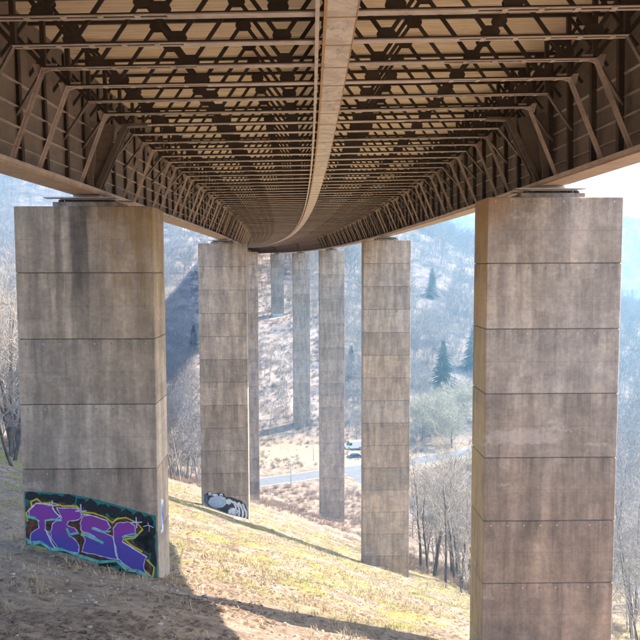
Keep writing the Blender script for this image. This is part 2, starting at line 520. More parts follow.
def np_mesh(name, verts, faces, mat=None, smooth=False):
    """verts (n,3), faces (m,k) equal size"""
    verts = np.asarray(verts, np.float32); faces = np.asarray(faces, np.int32)
    me = bpy.data.meshes.new(name)
    me.vertices.add(len(verts)); me.vertices.foreach_set("co", verts.ravel())
    m, k = faces.shape
    me.loops.add(m * k); me.loops.foreach_set("vertex_index", faces.ravel())
    me.polygons.add(m)
    me.polygons.foreach_set("loop_start", np.arange(0, m * k, k, dtype=np.int32))
    if smooth: me.polygons.foreach_set("use_smooth", np.ones(m, bool))
    if mat: me.materials.append(mat)
    me.update(calc_edges=True)
    return me

# ------------------------------------------------------------------ bridge alignment (a long left-hand curve)
KC = 3.15e-4
CANT = 0.018
def cx(y): return 0.25 - KC * y * y
def head(y): return math.atan(2 * KC * y)
def dz(y): return 0.004 * y + 2.4e-5 * y * y
def along(xl, y, zl):
    p = head(y)
    return (cx(y) + xl * math.cos(p), y + xl * math.sin(p), zl + dz(y) + CANT * xl)
def place(o, y):
    p = head(y)
    o.location = (cx(y), y, dz(y))
    m = Matrix.Rotation(p, 4, 'Z') @ Matrix.Rotation(-math.atan(CANT), 4, 'Y')
    o.rotation_euler = m.to_euler()
def sweep(poly, y0, y1, step):
    """closed x,z polygon swept along the alignment"""
    ys = np.linspace(y0, y1, max(2, int(round((y1 - y0) / step)) + 1))
    n = len(poly); mb = MB()
    vs_ = [along(x, y, z) for y in ys for x, z in poly]
    fs = []
    for k in range(len(ys) - 1):
        for i in range(n):
            j = (i + 1) % n
            fs.append((k * n + i, k * n + j, (k + 1) * n + j, (k + 1) * n + i))
    fs.append(tuple(range(n - 1, -1, -1))); fs.append(tuple(range((len(ys) - 1) * n, len(ys) * n)))
    return mb.add(vs_, fs)
def rect(x0, x1, z0, z1): return [(x0, z0), (x1, z0), (x1, z1), (x0, z1)]

# ------------------------------------------------------------------ GROUND sheet
def warp(n, near, far, c0=0.0, p=3.0):
    t = np.linspace(-1, 1, n)
    return c0 + near * t + (far - near) * np.sign(t) * np.abs(t) ** p
gx = warp(440, 34, 950, -4.0, 5)
ty = np.linspace(0, 1, 520)
gy = -60 + 215 * ty + 1900 * ty ** 6
GX, GY = np.meshgrid(gx, gy)
GZ = ground(GX, GY)
V = np.stack([GX.ravel(), GY.ravel(), GZ.ravel()], 1)
nx, ny = len(gx), len(gy)
ii = (np.arange(ny - 1)[:, None] * nx + np.arange(nx - 1)[None, :]).ravel()
Fq = np.stack([ii, ii + 1, ii + nx + 1, ii + nx], 1)
terrain = link("ground", np_mesh("ground", V, Fq, M['ground'], True))
tag(terrain, kind="structure")

# ------------------------------------------------------------------ roads in the valley
def ribbon(name, pts, w, lift, mat, n=70):
    pts = np.array(pts, float)
    t = np.linspace(0, len(pts) - 1, n)
    xs = np.interp(t, np.arange(len(pts)), pts[:, 0]); ys = np.interp(t, np.arange(len(pts)), pts[:, 1])
    k = np.ones(7) / 7
    xs = np.convolve(np.pad(xs, 3, mode='edge'), k, 'valid'); ys = np.convolve(np.pad(ys, 3, mode='edge'), k, 'valid')
    dx = np.gradient(xs); dy = np.gradient(ys); L = np.hypot(dx, dy)
    nxv, nyv = -dy / L, dx / L
    vs_ = []
    for s in (-1, -0.5, 0, 0.5, 1):
        X = xs + nxv * w / 2 * s; Y = ys + nyv * w / 2 * s
        vs_.append(np.stack([X, Y, np.full(n, -52.9 + lift)], 1))
    Vv = np.stack(vs_, 1).reshape(-1, 3)
    fs = []
    for i in range(n - 1):
        for j in range(4):
            a = i * 5 + j
            fs.append((a, a + 1, a + 6, a + 5))
    return link(name, np_mesh(name, Vv, fs, mat))
road = tag(ribbon("road", ROAD, 7.2, 0.05, M['asphalt']), kind="structure")
def offset_line(pts, d):
    p = np.array(pts, float); t = np.gradient(p, axis=0); t /= np.linalg.norm(t, axis=1, keepdims=True)
    return [tuple(q) for q in p + np.stack([-t[:, 1], t[:, 0]], 1) * d]
for d_ in (-3.2, 3.2):
    ln = ribbon("road_edge_line", offset_line(ROAD, d_), 0.16, 0.060, M['paint_white'])
    ln.parent = road
side = tag(ribbon("side_road", SIDE_ROAD, 7.0, 0.066, M['asphalt']), kind="structure")

# ------------------------------------------------------------------ BRIDGE DECK
PITCH = 1.96
PIER_Y = [27.5, 76.5, 144.0, 214.0, 286.0]
K0, K1 = -22, 178                                # cross frame numbers; 0 stands over the first pair of piers
def frame_y(k): return 27.5 + PITCH * k
PIER_K = [0, 25, 59, 95, 132]
Y_START, Y_END = frame_y(K0) - 1, frame_y(K1) + 1

deck = empty("viaduct_deck")
tag(deck, "curved steel viaduct deck with brown girders, cross frames and ochre soffit overhead", "bridge")

# chord pieces: two angles with a gap and batten plates, plain cover plate in the middle
ZB, ZT, ZS = 5.37, 7.13, 7.22
XN = [0.3 + 1.25 + 2.5 * i for i in range(-4, 4)]
BN = [x for x in XN if abs(x) < 7.3]                         # bottom nodes
TN = [0.3 + 2.5 * i for i in range(-3, 4)]                   # top nodes
XE = 7.35

def chord_mesh():
    mb = MB()
    for sy in (-1, 1):
        mb.box(-XE, XE, sy * 0.095 - 0.04, sy * 0.095 + 0.04, ZB - 0.045, ZB - 0.025)
    x = -XE + 0.3
    while x < XE:
        if abs(x) > 3.2:
            mb.box(x - 0.06, x + 0.06, -0.13, 0.13, ZB - 0.060, ZB - 0.045)
        x += 0.78
    mb.box(-3.3, 3.3, -0.14, 0.14, ZB - 0.058, ZB - 0.0452)
    return mb.mesh("bottom_chord", M['steel_chord'])
def chord_web_mesh():
    mb = MB()
    for sy in (-1, 1):
        mb.box(-XE, XE, sy * 0.062 - 0.008, sy * 0.062 + 0.008, ZB - 0.024, ZB + 0.03)
    return mb.mesh("chord_web", M['steel'])
def top_chord_mesh():
    mb = MB()
    mb.box(-8.5, 8.5, -0.045, 0.045, ZT - 0.02, ZT)
    mb.box(-8.5, 8.5, -0.012, 0.012, ZT, ZS - 0.002)
    return mb.mesh("top_chord", M['steel'])
def diag_mesh(sgn):
    mb = MB()
    p = (0.0, 0, 0.02); q = (sgn * 1.25, 0, ZT - ZB - 0.02)
    for o in (-0.022, 0.022):
        mb.beam((p[0], o, p[2]), (q[0], o, q[2]), 0.10, 0.02)
    mb.beam((p[0], 0, p[2]), (q[0], 0, q[2]), 0.03, 0.035)
    return mb.mesh("diagonal", M['steel'])
def gusset_mesh(top):
    s = -1 if top else 1
    poly = [(-0.19, 0.0), (0.19, 0.0), (0.23, s * 0.13), (0.155, s * 0.26), (-0.155, s * 0.26), (-0.23, s * 0.13)]
    if top: poly = poly[::-1]
    mb = MB().prism_y(poly, -0.055, -0.043)
    mb.prism_y(poly, 0.043, 0.055)
    return mb.mesh("gusset_plate", M['steel'])
def knee_mesh(s):
    mb = MB()
    a = (s * XE, 0, ZB + 0.01); b = (s * 8.38, 0, 2.86)
    for o in (-0.045, 0.045):
        mb.beam((a[0], o, a[2]), (b[0], o, b[2]), 0.095, 0.016)
        mb.beam((a[0] + s * 0.04, o * 1.35, a[2]), (b[0] + s * 0.04, o * 1.35, b[2]), 0.014, 0.05)
    mb.prism_y([(s * (XE - 0.35), ZB + 0.1), (s * (XE - 0.3), ZB - 0.02), (s * (XE + 0.22), ZB - 0.22), (s * (XE + 0.3), ZB + 0.1)][::(1 if s < 0 else -1)], -0.02, 0.02)
    return mb.mesh("knee_brace", M['steel_chord'])
def strut_mesh(s):
    mb = MB()
    mb.beam((s * XE, 0, ZB), (s * 8.52, 0.95, 4.35), 0.075, 0.075, (0, 0, 1))
    return mb.mesh("side_strut", M['steel_web'])
def end_post_mesh(s):
    mb = MB()
    mb.box(s * XE - 0.06, s * XE + 0.06, -0.07, 0.07, ZB, ZT)
    mb.beam((s * XE, 0, ZB + 0.02), (s * 8.5, 0, ZT - 0.4), 0.11, 0.08)
    mb.beam((s * XE, 0, ZT - 0.02), (s * 8.5, 0, ZB + 0.3), 0.09, 0.06)
    return mb.mesh("end_bracing", M['steel'])

ME = dict(chord=chord_mesh(), cweb=chord_web_mesh(), top=top_chord_mesh(), dp=diag_mesh(1), dn=diag_mesh(-1), gb=gusset_mesh(False), gt=gusset_mesh(True),
          kl=knee_mesh(-1), kr=knee_mesh(1), sl=strut_mesh(-1), sr=strut_mesh(1), el=end_post_mesh(-1), er=end_post_mesh(1))

def heavy_brace(s):
    """box brace and haunch plate of a frame over a pier"""
    mb = MB()
    for o in (-0.16, 0.16):
        mb.beam((s * (XE - 0.25), o, ZB - 0.02), (s * 8.36, o, 2.82), 0.17, 0.05)
        mb.beam((s * (XE - 0.25) + s * 0.1, o, ZB), (s * 8.46, o, 2.82), 0.03, 0.12)
    mb.beam((s * (XE - 0.20), 0, ZB), (s * 8.40, 0, 2.82), 0.05, 0.30)
    mb.beam((s * (XE - 1.0), 0, ZB - 0.03), (s * (XE - 0.2), 0, ZB - 0.06), 0.40, 0.10, (0, 0, 1))
    return mb.mesh("pier_brace", M['steel_web'])
def haunch(s):
    mb = MB()
    for o in (-0.75, 0.75):
        # side plate rising from the flange to the brace, curved edge
        pts = [(s * 8.57, 2.815), (s * 8.57, 5.6), (s * 8.25, 5.1), (s * 8.1, 4.5), (s * 8.15, 3.9), (s * 8.25, 3.3), (s * 8.2, 2.815)]
        mb.prism_y(pts[::(1 if s > 0 else -1)], o - 0.02, o + 0.02)
    pts = [(s * 8.57, 2.815), (s * 8.57, 5.55), (s * (XE + 0.2), 5.35), (s * 7.75, 4.4), (s * 8.25, 2.815)]
    mb.prism_y(pts[::(1 if s > 0 else -1)], -0.03, 0.03)
    return mb.mesh("haunch_plate", M['steel_web'])
ME['hbl'], ME['hbr'], ME['hal'], ME['har'] = heavy_brace(-1), heavy_brace(1), haunch(-1), haunch(1)

def joined_truss():
    mb = MB()
    def inc(me, off=(0, 0, 0)):
        mb.add([(v.co.x + off[0], v.co.y + off[1], v.co.z + off[2]) for v in me.vertices], [tuple(p.vertices) for p in me.polygons])
    for x in BN:
        inc(ME['gb'], (x, 0, ZB))
        if x + 1.25 < 8: inc(ME['dp'], (x, 0, ZB))
        if x - 1.25 > -8: inc(ME['dn'], (x, 0, ZB))
    for x in TN: inc(ME['gt'], (x, 0, ZT))
    inc(ME['top']); inc(ME['el']); inc(ME['er'])
    return mb.mesh("truss_web", M['steel'])
ME['truss'] = joined_truss()
def joined_far(keys):
    mb = MB()
    for k in keys:
        me = ME[k]
        mb.add([tuple(v.co) for v in me.vertices], [tuple(p.vertices) for p in me.polygons])
    return mb

NEAR_K = range(-8, 12)
MID_K = [k for k in range(K0, 70) if k not in NEAR_K]
for k in range(K0, 70):
    y = frame_y(k)
    fr = link("cross_frame", ME['chord'], deck)
    place(fr, y)
    def sub(name, key, off=(0, 0, 0)):
        o = link(name, ME[key], fr); o.location = off
        return o
    sub("chord_web", 'cweb')
    if k in NEAR_K:
        for x in BN:
            sub("gusset_plate", 'gb', (x, 0, ZB))
            if x + 1.25 < 8: sub("diagonal", 'dp', (x, 0, ZB))
            if x - 1.25 > -8: sub("diagonal", 'dn', (x, 0, ZB))
        for x in TN: sub("gusset_plate", 'gt', (x, 0, ZT))
        sub("top_chord", 'top'); sub("end_bracing", 'el'); sub("end_bracing", 'er')
    else:
        sub("truss_web", 'truss')
    if k in PIER_K:
        sub("pier_brace", 'hbl'); sub("pier_brace", 'hbr'); sub("haunch_plate", 'hal'); sub("haunch_plate", 'har')
    else:
        if k % 3 != 1:
            sub("knee_brace", 'kl'); sub("knee_brace", 'kr')
        if k % 3:
            sub("side_strut", 'sl'); sub("side_strut", 'sr')
# far frames joined
for nm, keys, mat in (("distant_truss_webs", ('cweb', 'truss'), M['steel']), ("distant_chords", ('chord', 'kl', 'kr', 'sl', 'sr'), M['steel_chord'])):
    fm = joined_far(keys); fv = np.array(fm.v); allv = []; allf = []
    for k in range(70, K1 + 1):
        y = frame_y(k); p = head(y)
        m4 = Matrix.Translation((cx(y), y, dz(y))) @ Matrix.Rotation(p, 4, 'Z') @ Matrix.Rotation(-math.atan(CANT), 4, 'Y')
        A = np.array(m4)
        n0 = len(fv) * len(allv)
        allv.append(fv @ A[:3, :3].T + A[:3, 3])
        allf += [tuple(i + n0 for i in f) for f in fm.f]
    mbf = MB(); mbf.v = [tuple(r) for r in np.concatenate(allv)]; mbf.f = allf
    tag(link(nm, mbf.mesh(nm, mat), deck), kind="stuff")
for i, k in enumerate(PIER_K):
    if k >= 70:
        fr = link("pier_cross_frame", ME['hbl'], deck); place(fr, frame_y(k))
        for key in ('hbr', 'hal', 'har'): link("haunch_plate" if key[1] == 'a' else "pier_brace", ME[key], fr)

# main girders: web, bottom flange, ribs, stiffeners
def stiff_mesh(s, heavy=False):
    mb = MB()
    w = 0.30 if heavy else 0.20
    xa, xb = sorted((s * 8.58, s * (8.58 - w)))
    mb.box(xa, xb, -0.012, 0.012, 2.815, ZT)
    xa, xb = sorted((s * (8.58 - w), s * (8.58 - w + 0.02)))
    mb.box(xa, xb, -0.09, 0.09, 2.815, ZT)
    return mb.mesh("web_stiffener", M['steel_dark'])
for s, side_name in ((-1, "left"), (1, "right")):
    lo, hi = sorted((s * 8.58, s * 8.62))
    gir = link("main_girder", sweep(rect(lo, hi, 2.81, ZS + 0.02), Y_START, Y_END, 3).mesh("main_girder", M['steel_web']), deck)
    fl = link("bottom_flange", sweep(rect(s * 8.6 - 0.48, s * 8.6 + 0.48, 2.74, 2.81), Y_START, Y_END, 3).mesh("bottom_flange", M['steel_flange']), gir)
    lo, hi = sorted((s * 8.10, s * 8.14))
    link("flange_lip", sweep(rect(lo, hi, 2.811, 2.93), Y_START, Y_END, 3).mesh("flange_lip", M['steel_chord']), gir)
    for zr in (3.42, 3.98, 4.54, 5.2):
        lo, hi = sorted((s * 8.578, s * 8.46))
        link("web_rib", sweep(rect(lo, hi, zr, zr + 0.02), Y_START, Y_END, 3).mesh("web_rib", M['steel_chord']), gir)
    me_s = stiff_mesh(s)
    jm = MB()
    for k in range(K0, K1 + 1):
        for dy in (0.0, ):
            y = frame_y(k) + PITCH * 0.5
            if k < 40:
                o = link("web_stiffener", me_s, gir); place(o, y)
            else:
                p = head(y)
                m4 = Matrix.Translation((cx(y), y, dz(y))) @ Matrix.Rotation(p, 4, 'Z') @ Matrix.Rotation(-math.atan(CANT), 4, 'Y')
                jm.add([m4 @ v.co for v in me_s.vertices], [tuple(q.vertices) for q in me_s.polygons])
    tag(link("distant_web_stiffeners", jm.mesh("distant_web_stiffeners", M['steel_dark']), gir), kind="stuff")

# centre girder with one flange plate per bay
cgx = 0.28
cg = link("centre_girder", sweep(rect(cgx - 0.22, cgx + 0.22, 5.30, 6.3), Y_START, Y_END, 3).mesh("centre_girder", M['steel']), deck)
def seg_part(name, poly, y0, y1, mat, parent):
    return link(name, sweep(poly, y0, y1, y1 - y0).mesh(name, mat), parent)
for k in range(-9, 60):
    seg_part("flange_plate", rect(cgx - 0.29, cgx + 0.33, 5.245, 5.285), frame_y(k) + 0.035, frame_y(k + 1) - 0.035, M['centre'], cg)
    seg_part("splice_strip", rect(cgx - 0.285, cgx + 0.325, 5.236, 5.262), frame_y(k) - 0.034, frame_y(k) + 0.034, M['rust'], cg)
link("flange_plate", sweep(rect(cgx - 0.29, cgx + 0.33, 5.245, 5.285), frame_y(60), Y_END, 3).mesh("flange_plate", M['centre']), cg)
link("flange_edge", sweep(rect(cgx - 0.36, cgx - 0.292, 5.225, 5.31), frame_y(-9), Y_END, 2).mesh("flange_edge", M['rust']), cg)
link("service_rail", sweep(rect(cgx - 0.54, cgx - 0.45, 5.23, 5.27), frame_y(-9), Y_END, 2).mesh("service_rail", M['steel_chord']), cg)
link("flange_rim", sweep(rect(cgx + 0.335, cgx + 0.36, 5.235, 5.32), frame_y(-9), Y_END, 2).mesh("flange_rim", M['rust']), cg)

# deck slab: one soffit panel per bay
HW = 9.3
for k in range(-9, 70):
    y0, y1 = frame_y(k), frame_y(k + 1)
    o = link("soffit_panel", None, deck) if False else None
    mb = sweep(rect(-8.56, 8.56, ZS + 0.03, ZS + 0.10), y0 + 0.012, y1 - 0.012, PITCH)
    link("soffit_panel", mb.mesh("soffit_panel", M['soffit']), deck)
link("soffit_panel", sweep(rect(-8.56, 8.56, ZS + 0.03, ZS + 0.10), frame_y(70), Y_END, 3).mesh("soffit_panel", M['soffit']), deck)
link("soffit_panel", sweep(rect(-8.56, 8.56, ZS + 0.03, ZS + 0.10), Y_START, frame_y(-9), 3).mesh("soffit_panel", M['soffit']), deck)
link("deck_slab", sweep(rect(-HW, HW, ZS + 0.12, ZS + 0.50), Y_START, Y_END, 3).mesh("deck_slab", M['concrete']), deck)
for s in (-1, 1):  # unseen barrier walls, added to set where the deck's shadow edge falls
    lo, hi = sorted((s * HW, s * (HW - 0.25)))
    link("added_shade_barrier", sweep(rect(lo, hi, ZS + 0.502, 10.9), Y_START, Y_END, 3).mesh("added_shade_barrier", M['concrete']), deck)

# ------------------------------------------------------------------ PIERS
PW, PD, LIFT = 5.0, 2.05, 2.43
def lift_mesh(h, mat):
    c = 0.025; g_ = 0.012
    def ring(inset, z):
        a, b = PW / 2 - inset, PD / 2 - inset
        return [(-a + c, -b, z), (a - c, -b, z), (a, -b + c, z), (a, b - c, z), (a - c, b, z), (-a + c, b, z), (-a, b - c, z), (-a, -b + c, z)]
    vs_ = ring(c, -g_) + ring(0, -g_ - c) + ring(0, -h + g_ + c) + ring(c, -h + g_)
    fs = [tuple(range(8))]
    for r in range(3):
        for i in range(8):
            j = (i + 1) % 8
            fs.append((r * 8 + i, (r + 1) * 8 + i, (r + 1) * 8 + j, r * 8 + j))
    fs.append(tuple(24 + i for i in range(7, -1, -1)))
    return MB().add(vs_, fs).mesh("concrete_lift", mat)
LM = {k: lift_mesh(LIFT, M[k]) for k in ('concrete', 'concrete_left', 'concrete_right')}

def bearing_parts(parent, s):
    pl = link("bearing", MB().box(-1.2, 1.2, -0.7, 0.7, 0.0, 0.26).mesh("bearing", M['concrete']), parent)
    mb = MB().box(-0.85, 0.85, -0.55, 0.55, 0.261, 0.31).cyl((0, 0, 0.31), (0, 0, 0.40), 0.50, n=16)
    link("pot_bearing", mb.mesh("pot_bearing", M['steel_dark']), pl)
    mb = MB().box(-0.95, 0.95, -0.65, 0.65, 0.401, 0.45)
    mb.box(-1.45, 1.15, -0.95, -0.55, 0.451, 0.51).box(-1.15, 1.45, 0.5, 0.95, 0.451, 0.51).box(-0.48, 0.48, -0.6, 0.6, 0.4505, 0.675)
    link("sliding_plate", mb.mesh("sliding_plate", M['steel_grey']), pl)
    # rivet-like jack blocks between plinth and plate
    for x in (-0.95, -0.72, 0.72, 0.95):
        link("jack_block", MB().box(x - 0.07, x + 0.07, -0.58, -0.38, 0.312 if abs(x) < 0.8 else 0.261, 0.40).mesh("jack_block", M['steel']), pl)

PIERS = {}
def make_pier(row, s, label, mat):
    y = PIER_Y[row]
    x0, y0, z0 = along(s * 8.62, y, 2.30)
    root = empty("bridge_pier", (x0, y0, z0), head(y))
    a, b_ = math.cos(head(y)), math.sin(head(y))
    low = min(gz(x0 + dx * a, y0 + dx * b_ + dy) for dx in (-2.5, 2.5) for dy in (-1, 1))
    n = int(math.ceil((z0 - low + 0.4) / LIFT))
    h = n * LIFT
    core = link("pier_core", MB().box(-PW / 2 + 0.05, PW / 2 - 0.05, -PD / 2 + 0.05, PD / 2 - 0.05, -h + 0.05, -0.03).mesh("pier_core", M['core']), root)
    for i in range(n):
        o = link("concrete_lift", LM[mat], root)
        o.location = (0, 0, -i * LIFT)
    bearing_parts(root, s)
    for ch in root.children:
        if ch.name.startswith('bearing'): ch.scale = (1, 1, 0.64)
    tag(root, label, "bridge pier", "concrete bridge piers")
    PIERS[(row, s)] = root
    return root
make_pier(0, -1, "nearest left concrete pier with dark run-off streak and purple graffiti at its foot", 'concrete_left')
make_pier(0, 1, "nearest right concrete pier, tall and brown with ochre lichen and painted light on its side", 'concrete_right')
make_pier(1, -1, "second pier of the left row, with a grey creature mural at its foot", 'concrete')
make_pier(1, 1, "second pier of the right row, standing where the grass slope drops to the trees", 'concrete')
make_pier(2, -1, "narrow strip of third left pier, peeking out behind the mural pier", 'concrete')
make_pier(2, 1, "third pier of the right row, on brown scrub in front of the valley road", 'concrete')
make_pier(3, -1, "fourth pier of the left row, almost hidden behind the mural pier", 'concrete')
make_pier(3, 1, "hazy blue fourth right pier just beyond the valley road", 'concrete')
make_pier(4, -1, "fifth pier of the left row, hidden behind the mural pier", 'concrete')
make_pier(4, 1, "farthest short hazy blue pier on the hillside with white lettering at its foot", 'concrete')

# ------------------------------------------------------------------ graffiti (flat paint on the pier faces)
def poly_part(name, polys, mat, parent, off, T, y_face=-PD / 2, axis='front', thick=None):
    """list of 2-D polygons mapped by T to pier-face metres; laid off metres proud of the face"""
    mb = MB()
    for p in polys:
        pts = [T(*q) for q in p]
        ar = sum(pts[i][0] * pts[(i + 1) % len(pts)][1] - pts[(i + 1) % len(pts)][0] * pts[i][1] for i in range(len(pts)))
        if ar < 0: pts = pts[::-1]
        if axis == 'front':
            mb.add([(x, y_face - off, z) for x, z in pts], [tuple(range(len(pts)))])
        else:
            mb.add([(PW / 2 + off, x, z) for x, z in pts], [tuple(range(len(pts)))])
    return link(name, mb.mesh(name, mat), parent)
def stroke(pts, w, closed=False, seed=0):
    """polyline as quads of slightly uneven width"""
    r = random.Random(seed); out = []
    n = len(pts); m = n if closed else n - 1
    for i in range(m):
        (ax, ay), (bx, by) = pts[i], pts[(i + 1) % n]
        dx, dy = bx - ax, by - ay
        L = math.hypot(dx, dy) or 1
        ex, ey = dx / L, dy / L
        h0 = w / 2 * r.uniform(0.7, 1.3); h1 = w / 2 * r.uniform(0.7, 1.3); e = w * 0.3
        out.append([(ax - ex * e - ey * h0, ay - ey * e + ex * h0), (bx + ex * e - ey * h1, by + ey * e + ex * h1),
                    (bx + ex * e + ey * h1, by + ey * e - ex * h1), (ax - ex * e + ey * h0, ay - ey * e - ex * h0)])
    return out
def rough(poly, k=3, amp=2.6, seed=0):
    r = random.Random(seed); out = []
    for i in range(len(poly)):
        (ax, ay), (bx, by) = poly[i], poly[(i + 1) % len(poly)]
        for j in range(k):
            t = j / k
            out.append((ax + (bx - ax) * t + r.uniform(-amp, amp) * (j > 0), ay + (by - ay) * t + r.uniform(-amp, amp) * (j > 0)))
    return out
def blob(cx_, cy_, rx, ry, n=11, seed=0, jag=0.22):
    r = random.Random(seed)
    return [(cx_ + rx * math.cos(2 * math.pi * i / n) * r.uniform(1 - jag, 1 + jag), cy_ + ry * math.sin(2 * math.pi * i / n) * r.uniform(1 - jag, 1 + jag)) for i in range(n)]
def paint(name, col, vary=0.25):
    m, nt, b = new_mat(name)
    g = NT(nt); P = g.pos()
    n1 = g.noise(P, 6.0, 5, 0.65); n2 = g.noise(P, 22.0, 4, 0.7)
    c = g.mix(g.ramp(n1, 0.3, 0.7), tuple(x * (1 - vary) for x in col), tuple(min(1, x * (1 + vary)) for x in col))
    c = g.mix(g.ramp(n2, 0.56, 0.72, 0, 0.45), c, (0.24, 0.20, 0.165))
    g.put(b.inputs["Base Color"], c)
    b.inputs["Roughness"].default_value = 0.7
    g.put(b.inputs["Normal"], g.bump(n2, 0.3, 0.01))
    return m
M['g_teal'] = paint("spray_teal", (0.01, 0.17, 0.15))
M['g_black'] = paint("spray_black", (0.012, 0.012, 0.013))
M['g_orange'] = paint("spray_orange", (0.10, 0.033, 0.010), 0.9)
M['g_yellow'] = paint("spray_yellow", (0.62, 0.52, 0.03))
M['g_white'] = paint("spray_white", (0.72, 0.74, 0.78))
M['g_mint'] = paint("spray_mint", (0.16, 0.55, 0.47))
M['g_lilac'] = paint("spray_lilac", (0.60, 0.54, 0.78))
M['g_grey'] = paint("spray_grey_blue", (0.34, 0.41, 0.50))
M['g_pale'] = paint("spray_pale_grey", (0.55, 0.59, 0.63))
M['g_blue'] = paint("spray_blue", (0.06, 0.12, 0.42))
def letter_mat():
    m, nt, b = new_mat("spray_purple_fade")
    g = NT(nt)
    ox, oy, oz = g.sep(g.obj())[0:3]
    n = g.noise(g.pos(), 2.2, 4)
    t = g.math('ADD', g.math('ADD', oz, g.math('MULTIPLY', ox, 0.133)), g.math('MULTIPLY', n, 0.5))
    c = g.mix(g.ramp(t, -12.4, -11.55), (0.10, 0.07, 0.38), (0.27, 0.045, 0.33))
    c = g.mix(g.ramp(g.noise(g.pos(), 22.0, 4, 0.7), 0.56, 0.72, 0, 0.4), c, (0.22, 0.18, 0.17))
    g.put(b.inputs["Base Color"], c)
    b.inputs["Roughness"].default_value = 0.6
    return m
M['g_purple'] = letter_mat()

P1 = PIERS[(0, -1)]
S1 = 26.5 / 720 / 4 * 1.022
zt1 = P1.location.z
def T1(X, Y):
    return ((X - 301) * S1, -(10.43 + zt1) + (258 - Y) * S1 * 1.02 + 0.0)
bgpoly = [(42, 32), (130, 36), (230, 46), (330, 68), (400, 88), (480, 112), (559, 134), (559, 400), (545, 392), (480, 372), (400, 345), (300, 312), (200, 282), (100, 258), (42, 244)]
gr = poly_part("graffiti", [bgpoly], M['g_teal'], P1, 0.004, T1)
gr["label"] = "purple and teal spray-painted letters along the pier foot"
tops = [(70, 52, 28, 16), (120, 58, 26, 17), (165, 62, 26, 19), (215, 68, 30, 22), (262, 82, 20, 22), (300, 92, 26, 26), (345, 108, 26, 24), (392, 118, 30, 26), (440, 130, 30, 22), (485, 142, 28, 22),
        (525, 160, 24, 28), (540, 190, 16, 30), (505, 200, 30, 40), (530, 250, 24, 40), (500, 245, 34, 36), (545, 310, 12, 46), (90, 175, 26, 40), (52, 130, 8, 36), (52, 195, 9, 30), (455, 352, 60, 14), (360, 325, 40, 12), (530, 372, 20, 16)]
blobs = [[(min(558, max(43, px_)), py_) for px_, py_ in blob(a, b_, c_, d_, 12, i)] for i, (a, b_, c_, d_) in enumerate(tops)]
poly_part("black_patch", blobs, M['g_black'], gr, 0.007, T1)
outer = [(48, 100), (70, 68), (110, 64), (155, 74), (205, 82), (255, 96), (290, 110), (335, 122), (385, 148), (430, 140), (485, 158), (505, 180), (488, 215), (452, 226), (490, 262), (530, 292), (524, 320), (540, 355), (553, 385), (505, 388), (455, 362), (410, 332), (330, 306), (250, 286), (160, 270), (105, 246), (50, 240), (46, 200), (50, 150)]
poly_part("orange_halo", [rough(outer, 3, 3.5, 77)], M['g_orange'], gr, 0.010, T1)
for i, (pts, w) in enumerate([([(50, 150), (46, 118), (70, 92), (66, 74), (90, 62), (110, 80), (150, 78), (190, 92), (245, 92), (270, 118), (310, 120), (360, 138), (385, 160), (405, 144), (440, 140), (482, 160), (505, 188), (470, 222), (430, 226), (455, 248), (500, 276)], 6),
                              ([(48, 236), (75, 250), (120, 262)], 6), ([(498, 340), (540, 382), (548, 340), (520, 310)], 7), ([(262, 200), (300, 205), (345, 235)], 6), ([(420, 322), (450, 352), (480, 352)], 7)]):
    poly_part("yellow_outline", stroke(pts, w, seed=2 + i), M['g_yellow'], gr, 0.013, T1)
L_T = [(58, 108), (85, 80), (150, 86), (160, 112), (182, 135), (150, 148), (122, 148), (118, 186), (134, 192), (142, 232), (160, 264), (120, 250), (95, 230), (58, 232), (62, 200), (95, 178), (92, 148), (60, 138)]
L_E = [(166, 97), (245, 100), (266, 124), (252, 146), (210, 152), (205, 166), (236, 180), (246, 198), (210, 206), (238, 228), (252, 252), (246, 280), (168, 264), (146, 225), (140, 192), (150, 160), (186, 138)]
L_S = [(272, 131), (300, 129), (364, 151), (378, 178), (352, 195), (312, 178), (306, 184), (384, 214), (398, 258), (404, 306), (330, 291), (262, 274), (276, 232), (268, 206), (344, 240), (300, 206), (262, 190), (258, 160)]
L_C = [(388, 182), (402, 162), (445, 156), (474, 171), (478, 205), (430, 212), (424, 236), (518, 298), (506, 330), (514, 362), (542, 384), (498, 374), (420, 320), (398, 292), (390, 232)]
L_T, L_E, L_S, L_C = [rough(L, 3, 2.8, 50 + i) for i, L in enumerate((L_T, L_E, L_S, L_C))]
for i, L in enumerate((L_T, L_E, L_S, L_C)):
    o = poly_part("painted_letter", [L], M['g_purple'], gr, 0.016, T1)
wl = []
for i, L in enumerate((L_T, L_E, L_S, L_C)):
    wl += stroke(L, 3.6, True, 20 + i)
wl += stroke([(150, 70), (152, 105)], 4) + stroke([(132, 88), (172, 90)], 4) + stroke([(262, 86), (264, 128)], 4) + stroke([(242, 112), (284, 112)], 4) + stroke([(480, 140), (482, 180)], 4) + stroke([(462, 160), (502, 158)], 4) + stroke([(508, 176), (528, 170), (548, 180)], 3, seed=3) + stroke([(526, 160), (532, 178), (530, 196)], 3, seed=4)
poly_part("white_outline", wl, M['g_lilac'], gr, 0.019, T1)
for i, (pts, w) in enumerate([([(60, 105), (85, 80), (148, 85), (158, 112), (180, 136)], 3.5), ([(266, 124), (300, 128), (364, 150), (378, 176)], 3.5), ([(388, 215), (398, 290), (405, 306)], 4), ([(424, 236), (520, 298)], 4), ([(122, 186), (140, 232), (160, 264)], 4)]):
    poly_part("white_glint", stroke(pts, w, seed=9 - i), M['g_white'], gr, 0.022, T1)
